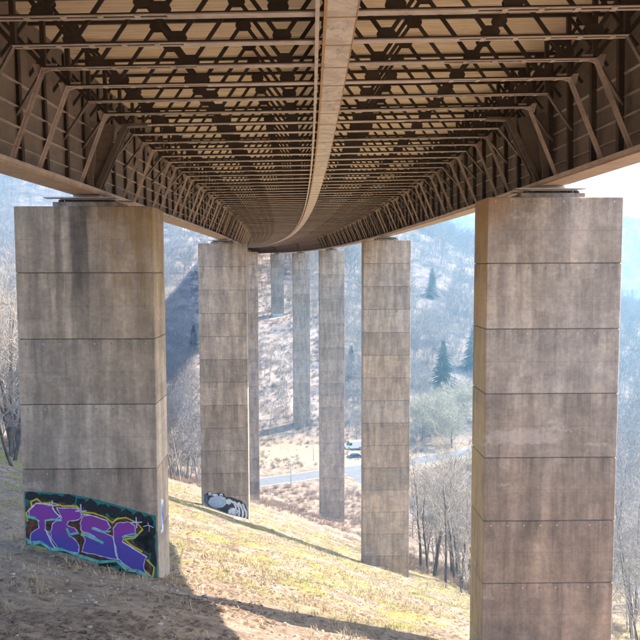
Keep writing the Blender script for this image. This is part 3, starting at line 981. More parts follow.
for i, (pts, w) in enumerate([([(46, 222), (66, 242), (100, 234), (140, 264), (185, 264), (250, 290), (330, 316), (400, 312), (440, 350), (482, 354), (545, 386)], 11),
                              ([(50, 132), (80, 138), (96, 150)], 9), ([(120, 148), (150, 144), (184, 148)], 8), ([(305, 180), (345, 196), (376, 194)], 8), ([(262, 206), (300, 212), (346, 240)], 8),
                              ([(205, 182), (215, 206), (250, 200)], 8), ([(425, 216), (470, 214), (490, 205)], 7)]):
    poly_part("mint_line", stroke(pts, w, seed=1 + i), M['g_mint'], gr, 0.025, T1)
# small white and blue tag on the side of the same pier
def T1s(X, Y): return (X, -(9.55 + zt1) + Y)
sg = poly_part("side_tag", [[(-0.55, -0.55), (-0.1, -0.6), (0.0, 0.6), (-0.45, 0.75)]], M['g_pale'], P1, 0.004, T1s, axis='side')
poly_part("side_tag_line", stroke([(-0.45, -0.4), (-0.3, 0.5), (-0.15, -0.3), (-0.02, 0.5)], 0.10), M['g_blue'], sg, 0.007, T1s, axis='side')

P2 = PIERS[(1, -1)]
S2 = 75.5 / 720 / 9.14 * 1.02
zt2 = P2.location.z
def T2(X, Y): return ((X - 308) * S2, -(24.85 + zt2) + (210 - Y) * S2)
outl = [(118, 140), (146, 118), (172, 108), (195, 128), (240, 122), (262, 118), (296, 130), (312, 158), (360, 160), (400, 178), (450, 196), (490, 232), (508, 290), (508, 380), (440, 350), (330, 325), (250, 275), (160, 245), (118, 200)]
mu = poly_part("creature_mural", [outl], M['g_black'], P2, 0.004, T2)
mu["label"] = "grey spray-painted creature with two eyes and striped body"
poly_part("mural_body", [blob(240, 205, 84, 58, 18, 4, 0.06)], M['g_grey'], mu, 0.008, T2)
poly_part("mural_dark_patch", [[(122, 145), (145, 135), (150, 180), (150, 235), (122, 200)]], paint("spray_dark_blue", (0.06, 0.12, 0.17)), mu, 0.008, T2)  # dark blue spray patch at the creature's left
for i, (ex, ey) in enumerate(((170, 130), (272, 142))):
    poly_part("mural_eye", [blob(ex, ey, 13, 15, 12, 1 + i, 0.02)], M['g_white'], mu, 0.012, T2)
    poly_part("mural_pupil", [blob(ex, ey + 4, 6, 8, 10, 1 + i, 0.02)], M['g_black'], mu, 0.016, T2)
for i, (ex, ey, ra, rb) in enumerate(((215, 140, 28, 10), (340, 205, 26, 26), (378, 298, 46, 36))):
    poly_part("mural_patch", [blob(ex, ey, ra, rb, 13, 3 + i, 0.07)], M['g_pale'], mu, 0.012, T2)
bands = []
for q, (ra, xx) in enumerate(((0, 395), (1, 425), (2, 458), (3, 488))):
    bands += stroke([(xx - 45 + 8 * q, 195 + 12 * q), (xx - 10, 215 + 16 * q), (xx + 8, 255 + 16 * q), (xx + 10, 300 + 14 * q), (xx + 2, 338 + 8 * q)], 17, seed=q)
bands = [[(min(505, a), b_) for a, b_ in p] for p in bands]
poly_part("mural_stripe", bands, M['g_pale'], mu, 0.012, T2)
P5 = PIERS[(4, 1)]
zt5 = P5.location.z
def T5(X, Y): return (X, -(20.2 + zt5) + Y)
wlet = stroke([(-1.9, 1.9), (-1.5, 1.2), (-1.1, 1.9)], 0.25) + stroke([(-1.5, 1.2), (-1.5, 0.6)], 0.25) + stroke([(-0.7, 0.7), (-0.7, 1.8), (0.1, 1.8), (0.1, 0.7)], 0.25, True) + stroke([(1.2, 1.7), (0.5, 1.7), (0.5, 0.7), (1.2, 0.7)], 0.25) + stroke([(1.5, 0.7), (1.5, 1.8), (2.0, 1.8), (1.6, 1.2)], 0.22)
poly_part("white_lettering", wlet, M['g_white'], P5, 0.006, T5)

# ------------------------------------------------------------------ TREES
def tubes(segs, sides):
    """segs: list of (p0, p1, r0, r1); separate tapered tubes, open ended"""
    P0 = np.array([s[0] for s in segs], float); P1_ = np.array([s[1] for s in segs], float)
    R0 = np.array([s[2] for s in segs]); R1 = np.array([s[3] for s in segs])
    D = P1_ - P0; L = np.linalg.norm(D, axis=1, keepdims=True); D = D / np.maximum(L, 1e-6)
    ref = np.where(np.abs(D[:, 2:3]) < 0.9, np.array([[0, 0, 1.0]]), np.array([[1.0, 0, 0]]))
    A = np.cross(D, ref); A /= np.linalg.norm(A, axis=1, keepdims=True)
    B = np.cross(D, A)
    vs_ = []
    for c, r in ((P0, R0), (P1_, R1)):
        for i in range(sides):
            t = 2 * math.pi * i / sides
            vs_.append(c + A * (r * math.cos(t))[:, None] + B * (r * math.sin(t))[:, None])
    Vv = np.stack(vs_, 1)                                   # n, 2*sides, 3
    n = len(segs)
    base = (np.arange(n) * 2 * sides)[:, None]
    fs = []
    for i in range(sides):
        j = (i + 1) % sides
        fs.append(base + np.array([[i, j, j + sides, i + sides]]))
    return Vv.reshape(-1, 3), np.concatenate(fs, 0)

def bare_tree(seed, H=14.0, r=0.17, spread=0.55, depth=4, counts=(9, 5, 4, 3), lean=0.06, first=0.28, up=0.25, cs=(0.42, 0.55, 0.55, 0.6), rmin=0.006):
    rng = random.Random(seed)
    levels = {i: [] for i in range(depth + 1)}
    def rv(): return Vector((rng.uniform(-1, 1), rng.uniform(-1, 1), rng.uniform(-1, 1)))
    def grow(p, d, L, r0, lev):
        nseg = (7, 4, 3, 2, 1)[lev]
        pts = [p]; rs = [r0]
        for i in range(nseg):
            wob = (0.10, 0.22, 0.28, 0.3, 0.3)[lev]
            d = (d + rv() * wob + Vector((0, 0, up * (0.3 if lev == 0 else 0.22)))).normalized()
            p = p + d * (L / nseg)
            r1 = max(rmin, r0 * (1 - 0.85 * (i + 1) / nseg))
            levels[lev].append((tuple(pts[-1]), tuple(p), rs[-1], r1))
            pts.append(p); rs.append(r1)
        if lev >= depth: return
        n = counts[lev]
        for j in range(n):
            f0 = first if lev == 0 else 0.2
            t = f0 + (1 - f0) * (j + rng.uniform(0.1, 0.9)) / n
            t = min(t, 0.98)
            fi = t * nseg; i = int(fi); fr_ = fi - i
            q = pts[i].lerp(pts[i + 1], fr_); rq = rs[i] * (1 - fr_) + rs[i + 1] * fr_
            dd = (pts[i + 1] - pts[i]).normalized()
            side_ = rv(); side_ = (side_ - dd * side_.dot(dd)).normalized()
            ang = rng.uniform(0.75, 1.25) * spread
            nd = (dd * math.cos(ang) + side_ * math.sin(ang) * 1.25 + Vector((0, 0, up * 0.3))).normalized()
            nl = L * cs[lev] * rng.uniform(0.65, 1.15) * (1.15 - 0.55 * t if lev == 0 else 1.0)
            grow(q, nd, nl, max(rmin, rq * rng.uniform(0.5, 0.75)), lev + 1)
    grow(Vector((0, 0, -0.4)), Vector((rng.uniform(-lean, lean), rng.uniform(-lean, lean), 1)).normalized(), H * 0.92, r, 0)
    return levels

def tree_meshes(name, levels, bark, twig):
    sd = (7, 4, 3, 3, 3)
    tv, tf = tubes(levels[0], 7)
    trunk = np_mesh(name + "_trunk", tv, tf, bark, True)
    Vs, Fs, n = [], [], 0
    for l in levels:
        if l == 0 or not levels[l]: continue
        v, f = tubes(levels[l], sd[l]); Vs.append(v); Fs.append(f + n); n += len(v)
    crown = np_mesh(name + "_crown", np.concatenate(Vs), np.concatenate(Fs), twig, False)
    return trunk, crown

NEAR = [tree_meshes("tree%d" % i, bare_tree(100 + i, H, r, sp, 4, cn, ln, fs_, rmin=0.013), M['bark'], M['twig'])
        for i, (H, r, sp, cn, ln, fs_) in enumerate([(17, 0.24, 0.50, (11, 6, 4, 3), 0.10, 0.35), (15, 0.20, 0.60, (10, 6, 4, 3), 0.25, 0.3),
                                                     (18, 0.26, 0.42, (12, 6, 4, 3), 0.06, 0.40), (13, 0.17, 0.65, (9, 6, 4, 3), 0.3, 0.25)])]
SAPL = [tree_meshes("sapling%d" % i, bare_tree(200 + i, 8, 0.06, 0.5, 3, (9, 5, 4, 3), 0.15, 0.2, rmin=0.005), M['bark'], M['twig']) for i in range(2)]
WILL = tree_meshes("willow", bare_tree(301, 12, 0.22, 0.85, 4, (18, 9, 6, 4), 0.1, 0.10, up=0.30, cs=(0.62, 0.55, 0.55, 0.6), rmin=0.022), M['bark'], M['willow'])

def put_tree(name, meshes, x, y, scale, rz, label, group=None, tilt=(0, 0)):
    root = empty(name, (x, y, gz(x, y)), rz)
    root.rotation_euler = (tilt[0], tilt[1], rz)
    root.scale = (scale, scale, scale)
    link("trunk", meshes[0], root); link("crown", meshes[1], root)
    tag(root, label, "tree", group)
    return root

right_trees = [
    (13.7, 96.0, 0, 0.95, "slim bare tree at the left end of the row below the second right pier"),
    (14.3, 93.0, 3, 1.05, "bowed bare tree, second from the left in the row below the slope"),
    (14.8, 91.5, 2, 1.0, "straight dark-trunked bare tree in the middle of the row below the slope"),
    (15.0, 84.0, 1, 0.95, "leaning bare tree with a forked trunk at the edge of the grass slope"),
    (17.0, 89.0, 0, 0.8, "thin bare tree close behind the leaning forked tree"),
    (17.2, 85.5, 2, 0.75, "thin bare tree just left of the nearest right pier"),
    (15.8, 78.0, 3, 0.55, "small bent bare tree nearest the foot of the nearest right pier"),
    (18.6, 99.0, 2, 0.9, None), (21.0, 108.0, 0, 1.0, None), (16.2, 106.0, 1, 0.9, None), (23.0, 101.0, 3, 1.0, None), (14.0, 112.0, 2, 0.85, None),
    (19.5, 117.0, 0, 0.9, None), (25.0, 118.0, 2, 1.0, None)]
for i, (x, y, k, sc, lab) in enumerate(right_trees):
    put_tree("bare_tree", NEAR[k], x, y, sc, i * 1.7, lab or "bare tree in the thicket behind the front row of trees", "bare trees below the slope")
edge_trees = [(41.0, 92.0, 0, 0.95), (36.0, 78.0, 3, 0.8), (47.0, 104.0, 2, 1.0), (32.0, 70.0, 1, 0.8), (52.0, 120.0, 1, 1.1), (44.0, 98.0, 3, 0.9), (38.5, 86.0, 2, 0.75), (55.0, 130.0, 0, 1.1)]
for i, (x, y, k, sc) in enumerate(edge_trees):
    put_tree("bare_tree", NEAR[k], x, y, sc, 0.6 + i * 2.1, "bare tree at the right edge, beyond the nearest right pier", "bare trees at the right edge")
left_trees = [(-28.6, 66.0, 3, 1.15), (-30.6, 70.0, 1, 1.1), (-26.9, 62.0, 3, 0.9), (-34.3, 79.0, 1, 1.2), (-32.6, 74.5, 3, 1.1), (-37.5, 86.0, 0, 1.2), (-31.6, 73.0, 1, 1.2), (-40.5, 93.0, 2, 1.3), (-43.5, 101.0, 0, 1.2), (-46.5, 108.0, 2, 1.2), (-50.0, 116.0, 1, 1.3), (-36.0, 83.5, 3, 1.3), (-55.0, 128.0, 2, 1.2)]
for i, (x, y, k, sc) in enumerate(left_trees):
    put_tree("bare_tree", NEAR[k], x, y, sc, 1.1 + i * 1.3, "bare tree at the left edge, beside the graffiti pier", "bare trees at the left edge")
mid_left = [(-26.5, 118.0, 1, 0.7), (-28.5, 131.0, 0, 0.75), (-25.4, 124.0, 3, 0.7), (-31.0, 142.0, 2, 0.75), (-27.8, 138.0, 3, 0.7), (-24.6, 117.0, 2, 0.55), (-30.5, 134.0, 1, 0.75), (-29.8, 148.0, 0, 0.8), (-33.5, 152.0, 1, 0.8)]
for i, (x, y, k, sc) in enumerate(mid_left):
    put_tree("bare_tree", NEAR[k], x, y, sc, 2.2 + i * 0.9, "bare tree at the grass crest between the two nearest left-row piers", "bare trees on the crest")
for i, (x, y, sc_, lab) in enumerate(((37.0, 219.0, 1.05, "largest pale green willow of the rounded clump between the two nearest right-row piers"), (44.0, 226.0, 1.1, "pale green willow at the right of the clump"),
                                     (30.5, 214.0, 0.95, "pale green willow at the left of the clump"), (38.5, 208.0, 0.85, "low front willow of the pale green clump"))):
    put_tree("willow_tree", WILL, x, y, sc_, 0.4 + i * 1.9, lab, "pale willows in the valley")

# conifers
def conifer(seed, H=14.0, R=4.3):
    rng = random.Random(seed)
    mt = MB().cyl((0, 0, -0.5), (0, 0, H * 0.97), 0.22, 0.03, 7)
    vs_, fs = [], []
    z = 0.9
    while z < H:
        t = z / H
        n = int(17 * (1 - t) + 5)
        a0 = rng.uniform(0, 6.28)
        for j in range(n):
            a = a0 + 2 * math.pi * j / n + rng.uniform(-0.25, 0.25)
            L = R * (1 - t) ** 0.85 * rng.uniform(0.5, 1.18) + 0.10
            if rng.random() < 0.12: continue
            m = max(3, int(L / 0.22))
            ca, sa = math.cos(a), math.sin(a)
            droop = rng.uniform(0.15, 0.4)
            for q in range(m):
                s = (q + 0.6) / m
                w = 0.42 * (1.15 - s) + 0.14
                px_, pz_ = L * s, z - droop * L * s * s + rng.uniform(-0.06, 0.06)
                for sg_ in (-1, 1):
                    b0 = len(vs_)
                    ex = px_ + 0.30; ey = sg_ * w * rng.uniform(0.7, 1.3)
                    for (lx, ly, lz) in ((px_ - 0.12, 0, pz_), (px_ + 0.16, 0, pz_ + 0.03), (ex, ey, pz_ - 0.14 - rng.uniform(0, 0.16))):
                        vs_.append((lx * ca - ly * sa, lx * sa + ly * ca, lz))
                    fs.append((b0, b0 + 1, b0 + 2))
        z += 0.30 + 0.22 * (1 - t)
    return mt.mesh("conifer_trunk", M['bark'], True), np_mesh("conifer_crown", vs_, fs, M['needles'])
CON = [conifer(1), conifer(2, 14, 4.0)]
put_tree("conifer_tree", CON[0], 43.6, 253.0, 1.25, 0.3, "lone dark blue-green spruce above the pale willow clump")
put_tree("conifer_tree", CON[1], 52.0, 334.0, 1.0, 1.3, "distant teal conifer higher on the hillside, right of the second right pier")
put_tree("conifer_tree", CON[0], 58.5, 272.0, 1.35, 2.3, "dark conifer half hidden by the side of the nearest right pier")
put_tree("conifer_tree", CON[1], -45.5, 258.0, 0.75, 0.9, "small dark conifer left of the mural pier on the shaded hillside")
put_tree("conifer_tree", CON[1], 10.6, 244.0, 0.8, 0.9, "small conifer on the hillside between the third and second right piers")

# ------------------------------------------------------------------ scattered stuff through geometry nodes
def scatter(name, pts, scales, picks, meshes, seed=0):
    n = len(pts)
    me = bpy.data.meshes.new(name)
    me.vertices.add(n); me.vertices.foreach_set("co", np.asarray(pts, np.float32).ravel())
    a = me.attributes.new("inst_scale", 'FLOAT', 'POINT'); a.data.foreach_set("value", np.asarray(scales, np.float32))
    a = me.attributes.new("pick", 'INT', 'POINT'); a.data.foreach_set("value", np.asarray(picks, np.int32))
    rs = np.random.RandomState(seed)
    rot = np.stack([rs.normal(0, 0.05, n), rs.normal(0, 0.05, n), rs.rand(n) * 6.283], 1).astype(np.float32)
    a = me.attributes.new("inst_rot", 'FLOAT_VECTOR', 'POINT'); a.data.foreach_set("vector", rot.ravel())
    me.update()
    o = link(name, me)
    ng = bpy.data.node_groups.new(name + "_nodes", 'GeometryNodeTree')
    ng.interface.new_socket("Geometry", in_out='INPUT', socket_type='NodeSocketGeometry')
    ng.interface.new_socket("Geometry", in_out='OUTPUT', socket_type='NodeSocketGeometry')
    N = ng.nodes; Lk = ng.links
    gi = N.new("NodeGroupInput"); go = N.new("NodeGroupOutput")
    join = N.new("GeometryNodeJoinGeometry")
    for ml in reversed(meshes):
        src = bpy.data.objects.new(name + "_source", ml)
        oi = N.new("GeometryNodeObjectInfo"); oi.inputs["Object"].default_value = src
        oi.inputs["As Instance"].default_value = False
        g2 = N.new("GeometryNodeGeometryToInstance")
        Lk.new(oi.outputs["Geometry"], g2.inputs[0]); Lk.new(g2.outputs[0], join.inputs[0])
    ip = N.new("GeometryNodeInstanceOnPoints")
    ip.inputs["Pick Instance"].default_value = True
    def attr(nm, dt):
        q = N.new("GeometryNodeInputNamedAttribute"); q.data_type = dt; q.inputs[0].default_value = nm
        return q.outputs["Attribute"]
    Lk.new(gi.outputs[0], ip.inputs["Points"]); Lk.new(join.outputs[0], ip.inputs["Instance"])
    Lk.new(attr("pick", 'INT'), ip.inputs["Instance Index"])
    Lk.new(attr("inst_scale", 'FLOAT'), ip.inputs["Scale"])
    Lk.new(attr("inst_rot", 'FLOAT_VECTOR'), ip.inputs["Rotation"])
    Lk.new(ip.outputs[0], go.inputs[0])
    md = o.modifiers.new("scatter", 'NODES'); md.node_group = ng
    return o

def join_levels(levels, twig, name):
    Vs, Fs, n = [], [], 0
    for l in levels:
        if not levels[l]: continue
        v, f = tubes(levels[l], (5, 3, 3, 3, 3)[l]); Vs.append(v); Fs.append(f + n); n += len(v)
    return np_mesh(name, np.concatenate(Vs), np.concatenate(Fs), twig)
FOR = [join_levels(bare_tree(400 + i, 11 + 2 * (i % 3), 0.13, 0.5 + 0.08 * (i % 3), 3, (10, 7, 5, 3), 0.1, 0.22, rmin=0.02), M['wood_far'] if i % 3 else M['twig'], "woodland_tree") for i in range(6)]

rs = np.random.RandomState(5)
def bridge_x(y): return 0.25 - KC * y * y
def sample(n, ylo, yhi, k, ok):
    out = []
    while len(out) < n:
        y = ylo + (yhi - ylo) * rs.rand(4000) ** 0.75
        x = (rs.rand(4000) * 2 - 1) * (k * y + 70)
        keep = ok(x, y)
        for a, b_ in zip(x[keep], y[keep]): out.append((a, b_))
    return np.array(out[:n])
def roadd(x, y): return np.minimum(seg_dist(x, y, ROAD), seg_dist(x, y, SIDE_ROAD))
def woods_ok(x, y):
    bx_ = x - bridge_x(y)
    clear = (y < 206) & (x > -17 - 0.04 * y) & (x < 15.5 + 0.035 * np.maximum(0, y - 85))
    clear |= (y >= 200) & (y < 345) & (bx_ > -24) & (bx_ < 20) & (rs.rand(len(x)) > 0.16)
    clear |= (y < 112) & (x > -34) & (x < 15)
    clear |= (y < 84) & (x > 10) & (x < 30)
    clear |= (y < 60)
    clear |= roadd(x, y) < 9
    clear |= (y > 140) & (y < 226) & (x > 0.105 * y) & (x < 0.225 * y)
    for fx_, fy_ in ((43.6, 253.0), (52.0, 334.0), (58.5, 272.0)):
        t_ = y / fy_
        clear |= (np.abs(x - fx_ * t_) < 5.5) & (y > fy_ - 26) & (y < fy_ + 5)
    dens = 0.65 + 0.7 * fbm(x / 45, y / 45, 3)
    return (~clear) & (rs.rand(len(x)) < dens)
W1 = sample(10500, 62, 640, 0.52, woods_ok)
W2 = sample(4200, 640, 1500, 0.50, lambda x, y: rs.rand(len(x)) < 0.6 + 0.9 * fbm(x / 90, y / 120, 3))
WP = np.concatenate([W1, W2])
WZ = ground(WP[:, 0], WP[:, 1]) - 0.1
sc = np.where(WP[:, 1] > 640, rs.uniform(1.0, 1.7, len(WP)), rs.uniform(0.6, 1.2, len(WP)))
wood = scatter("bare_woodland", np.column_stack([WP, WZ]), sc, rs.randint(0, 6, len(WP)), FOR, 3)
tag(wood, "bare winter woodland covering the far hillsides", "woodland", kind="stuff")

# brown brush on the valley floor, the cleared strip under the bridge and the wood edge
def brush_mesh(seed):
    rng = random.Random(seed); segs = []
    for i in range(26):
        a = rng.uniform(0, 6.28); t = rng.uniform(0.1, 0.9)
        d = Vector((math.cos(a) * t, math.sin(a) * t, 1)).normalized()
        p = Vector((rng.uniform(-0.4, 0.4), rng.uniform(-0.4, 0.4), -0.05))
        L = rng.uniform(0.5, 1.3)
        q = p + d * L * 0.6; e = q + (d + Vector((rng.uniform(-.5, .5), rng.uniform(-.5, .5), 0))).normalized() * L * 0.4
        segs += [(tuple(p), tuple(q), 0.02, 0.014), (tuple(q), tuple(e), 0.014, 0.005)]
        for j in range(2):
            e2 = q + Vector((rng.uniform(-1, 1), rng.uniform(-1, 1), rng.uniform(0, 1))).normalized() * L * 0.35
            segs.append((tuple(q), tuple(e2), 0.010, 0.004))
    v, f = tubes(segs, 3)
    return np_mesh("brush", v, f, M['brush'])
def brush_ok(x, y):
    bx_ = x - bridge_x(y)
    low = (y > 122) & (y < 206) & (np.abs(x) < 60) & (roadd(x, y) > 7)
    up_ = (y >= 203) & (y < 340) & (np.abs(bx_) < 26)
    wood_edge = (y > 76) & (y < 125) & (x > 11 + 0.03 * (y - 76)) & (x < 40)
    left = (y > 70) & (y < 160) & (x < -25) & (x > -60)
    p = low * 0.8 + up_ * 0.45 + wood_edge * 0.9 + left * 0.5
    n = fbm(x / 9, y / 9, 3)
    return rs.rand(len(x)) < p * np.clip(0.5 + 1.3 * n, 0, 1)
BP = sample(5200, 70, 340, 0.2, brush_ok)
bo = scatter("brown_scrub", np.column_stack([BP, ground(BP[:, 0], BP[:, 1])]), rs.uniform(0.45, 1.15, len(BP)), rs.randint(0, 3, len(BP)), [brush_mesh(i) for i in range(3)], 4)
tag(bo, "low brown scrub on the valley floor and hillside", "scrub", kind="stuff")

# grass tufts and loose stones on the near slope
def tuft(seed, mat, n=16, h=0.16, sp=0.16):
    rng = random.Random(seed); vs_, fs = [], []
    for i in range(n):
        a = rng.uniform(0, 6.28); bx_, by_ = rng.uniform(-sp, sp), rng.uniform(-sp, sp)
        hh = h * rng.uniform(0.4, 1.2); ln = rng.uniform(0.2, 1.4) * hh; w = 0.009
        ca, sa = math.cos(a), math.sin(a); k = len(vs_)
        vs_ += [(bx_ - sa * w, by_ + ca * w, -0.02), (bx_ + sa * w, by_ - ca * w, -0.02),
                (bx_ + ca * ln * .4 + sa * w * .7, by_ + sa * ln * .4 - ca * w * .7, hh * .7), (bx_ + ca * ln * .4 - sa * w * .7, by_ + sa * ln * .4 + ca * w * .7, hh * .7),
                (bx_ + ca * ln, by_ + sa * ln, hh * .9)]
        fs += [(k, k + 1, k + 2), (k, k + 2, k + 3), (k + 3, k + 2, k + 4)]
    return np_mesh("tuft", vs_, fs, mat)
TUF = [tuft(i, M['grass_dry'], 18, 0.17, 0.22) for i in range(3)] + [tuft(9 + i, M['grass_green'], 18, 0.09, 0.22) for i in range(2)]
def near_pts(n, ok):
    out = []
    while len(out) < n:
        y = 7 + 105 * rs.rand(6000) ** 1.35
        x = (rs.rand(6000) * 2 - 1) * (0.47 * y + 4)
        x = np.minimum(x, 14 + 0.02 * y)
        keep = ok(x, y)
        out += list(zip(x[keep], y[keep]))
    return np.array(out[:n])
def not_pier(x, y):
    k = np.ones(len(x), bool)
    for (row, s), r_ in PIERS.items():
        k &= ~((np.abs(x - r_.location.x) < 2.6) & (np.abs(y - r_.location.y) < 1.15))
    return k
def grass_ok(x, y):
    n = fbm(x / 3.5 + 9, y / 3.5, 4)
    bare = np.clip((34 - y) / 12, 0, 1)
    return not_pier(x, y) & (rs.rand(len(x)) < np.clip(0.45 + 1.5 * n, 0.03, 1) * (1 - 0.9 * bare))
GP = near_pts(12000, grass_ok)
gn = fbm(GP[:, 0] / 5 + 2, GP[:, 1] / 5 + 4, 3)
green = (gn > 0.08) & (GP[:, 1] > 27) & (rs.rand(len(GP)) < 0.8)
pick = np.where(green, 3 + rs.randint(0, 2, len(GP)), rs.randint(0, 3, len(GP)))
go_ = scatter("slope_grass", np.column_stack([GP, ground(GP[:, 0], GP[:, 1])]), rs.uniform(0.35, 1.05, len(GP)) * (1 + 0.005 * GP[:, 1]), pick, TUF, 6)
tag(go_, "short dry and mossy grass on the slope under the bridge", "grass", kind="stuff")

def pebble(seed):
    rng = random.Random(seed)
    vs_ = [(0, 0, 0.5)] + [(math.cos(a) * rng.uniform(.7, 1.2), math.sin(a) * rng.uniform(.6, 1.1), rng.uniform(0.05, 0.3)) for a in [k * 6.283 / 6 for k in range(6)]] + \
          [(math.cos(a) * 0.9, math.sin(a) * 0.8, -0.3) for a in [k * 6.283 / 6 for k in range(6)]]
    fs = [(0, 1 + k, 1 + (k + 1) % 6) for k in range(6)]
    for k in range(6):
        j = (k + 1) % 6
        fs += [(1 + k, 7 + k, 7 + j), (1 + k, 7 + j, 1 + j)]
    return np_mesh("pebble", np.array(vs_) * 0.09, fs, M['stone'])
SP = near_pts(6500, lambda x, y: not_pier(x, y) & (rs.rand(len(x)) < np.clip(0.35 + 1.6 * fbm(x / 4 + 40, y / 4, 3), 0.02, 1)))
so = scatter("loose_stones", np.column_stack([SP, ground(SP[:, 0], SP[:, 1]) + 0.005]), np.clip(rs.lognormal(-0.85, 0.5, len(SP)), 0.18, 1.7), rs.randint(0, 4, len(SP)), [pebble(i) for i in range(4)], 8)
tag(so, "loose stones and clods strewn over the slope", "stones", kind="stuff")

def flake(seed):
    rng = random.Random(seed)
    p = [(0.05 * math.cos(a) * rng.uniform(.6, 1.3), 0.032 * math.sin(a) * rng.uniform(.6, 1.3), rng.uniform(0.002, 0.022)) for a in [k * 1.2566 for k in range(5)]]
    return np_mesh("leaf", [(0, 0, 0.012)] + p, [(0, 1 + k, 1 + (k + 1) % 5) for k in range(5)], M['leaf'])
def twiglet(seed):
    rng = random.Random(seed)
    v, f = tubes([((-0.10, 0, 0.010), (0.0, rng.uniform(-.02, .02), 0.016), 0.006, 0.005), ((0, 0, 0.016), (0.11, rng.uniform(-.05, .05), 0.012), 0.005, 0.003)], 4)
    return np_mesh("twig", v, f, M['bark'])
M['leaf'] = bark_mat("fallen_leaf", (0.10, 0.06, 0.035), (0.24, 0.15, 0.09))
LP = near_pts(16000, lambda x, y: not_pier(x, y) & (y < 80) & (rs.rand(len(x)) < np.clip(0.4 + 1.7 * fbm(x / 3 + 71, y / 3, 4), 0.03, 1)))
lo_ = scatter("leaf_litter", np.column_stack([LP, ground(LP[:, 0], LP[:, 1]) + 0.012]), rs.uniform(0.7, 2.4, len(LP)), np.where(rs.rand(len(LP)) < 0.94, rs.randint(0, 3, len(LP)), 3), [flake(i) for i in range(3)] + [twiglet(1)], 12)
tag(lo_, "dead leaves and twigs littering the slope", "leaf litter", kind="stuff")

# ------------------------------------------------------------------ roadside poles
def pole(x, y, h, label):
    root = empty("roadside_pole", (x, y, gz(x, y)))
    link("post", MB().cyl((0, 0, -0.5), (0, 0, h), 0.11, 0.07, 10).mesh("post", M['steel_grey'], True), root)
    link("base_collar", MB().cyl((0, 0, 0), (0, 0, 0.45), 0.18, 0.15, 10).mesh("base_collar", M['steel_grey']), root)
    link("cap", MB().cyl((0, 0, h), (0, 0, h + 0.12), 0.10, 0.05, 10).mesh("cap", M['steel_dark']), root)
    tag(root, label, "pole", "poles beside the valley road")
pole(-7.1, 169.5, 7.6, "thin grey pole on the near side of the valley road")
pole(-1.9, 193.0, 5.2, "short thin grey pole on the far side of the valley road")

# ------------------------------------------------------------------ vehicles
M['car_blue'] = plain("dark_blue_car_paint", (0.02, 0.05, 0.13), 0.3, vary=0.05)
M['car_mid'] = plain("mid_blue_car_paint", (0.04, 0.14, 0.36), 0.3, vary=0.05)
M['van_white'] = plain("white_van_paint", (0.78, 0.78, 0.78), 0.35, vary=0.03)
M['glass'] = plain("dark_window_glass", (0.02, 0.025, 0.03), 0.08, vary=0.05)
M['tyre'] = plain("tyre_rubber", (0.02, 0.02, 0.02), 0.9)
M['rim'] = plain("wheel_rim", (0.5, 0.5, 0.52), 0.35, 0.8)
M['lamp_red'] = plain("red_lamp_lens", (0.45, 0.02, 0.02), 0.3)
M['lamp_clear'] = plain("clear_lamp_lens", (0.75, 0.75, 0.72), 0.2)
M['sign_red'] = plain("red_panel", (0.55, 0.06, 0.06), 0.5)

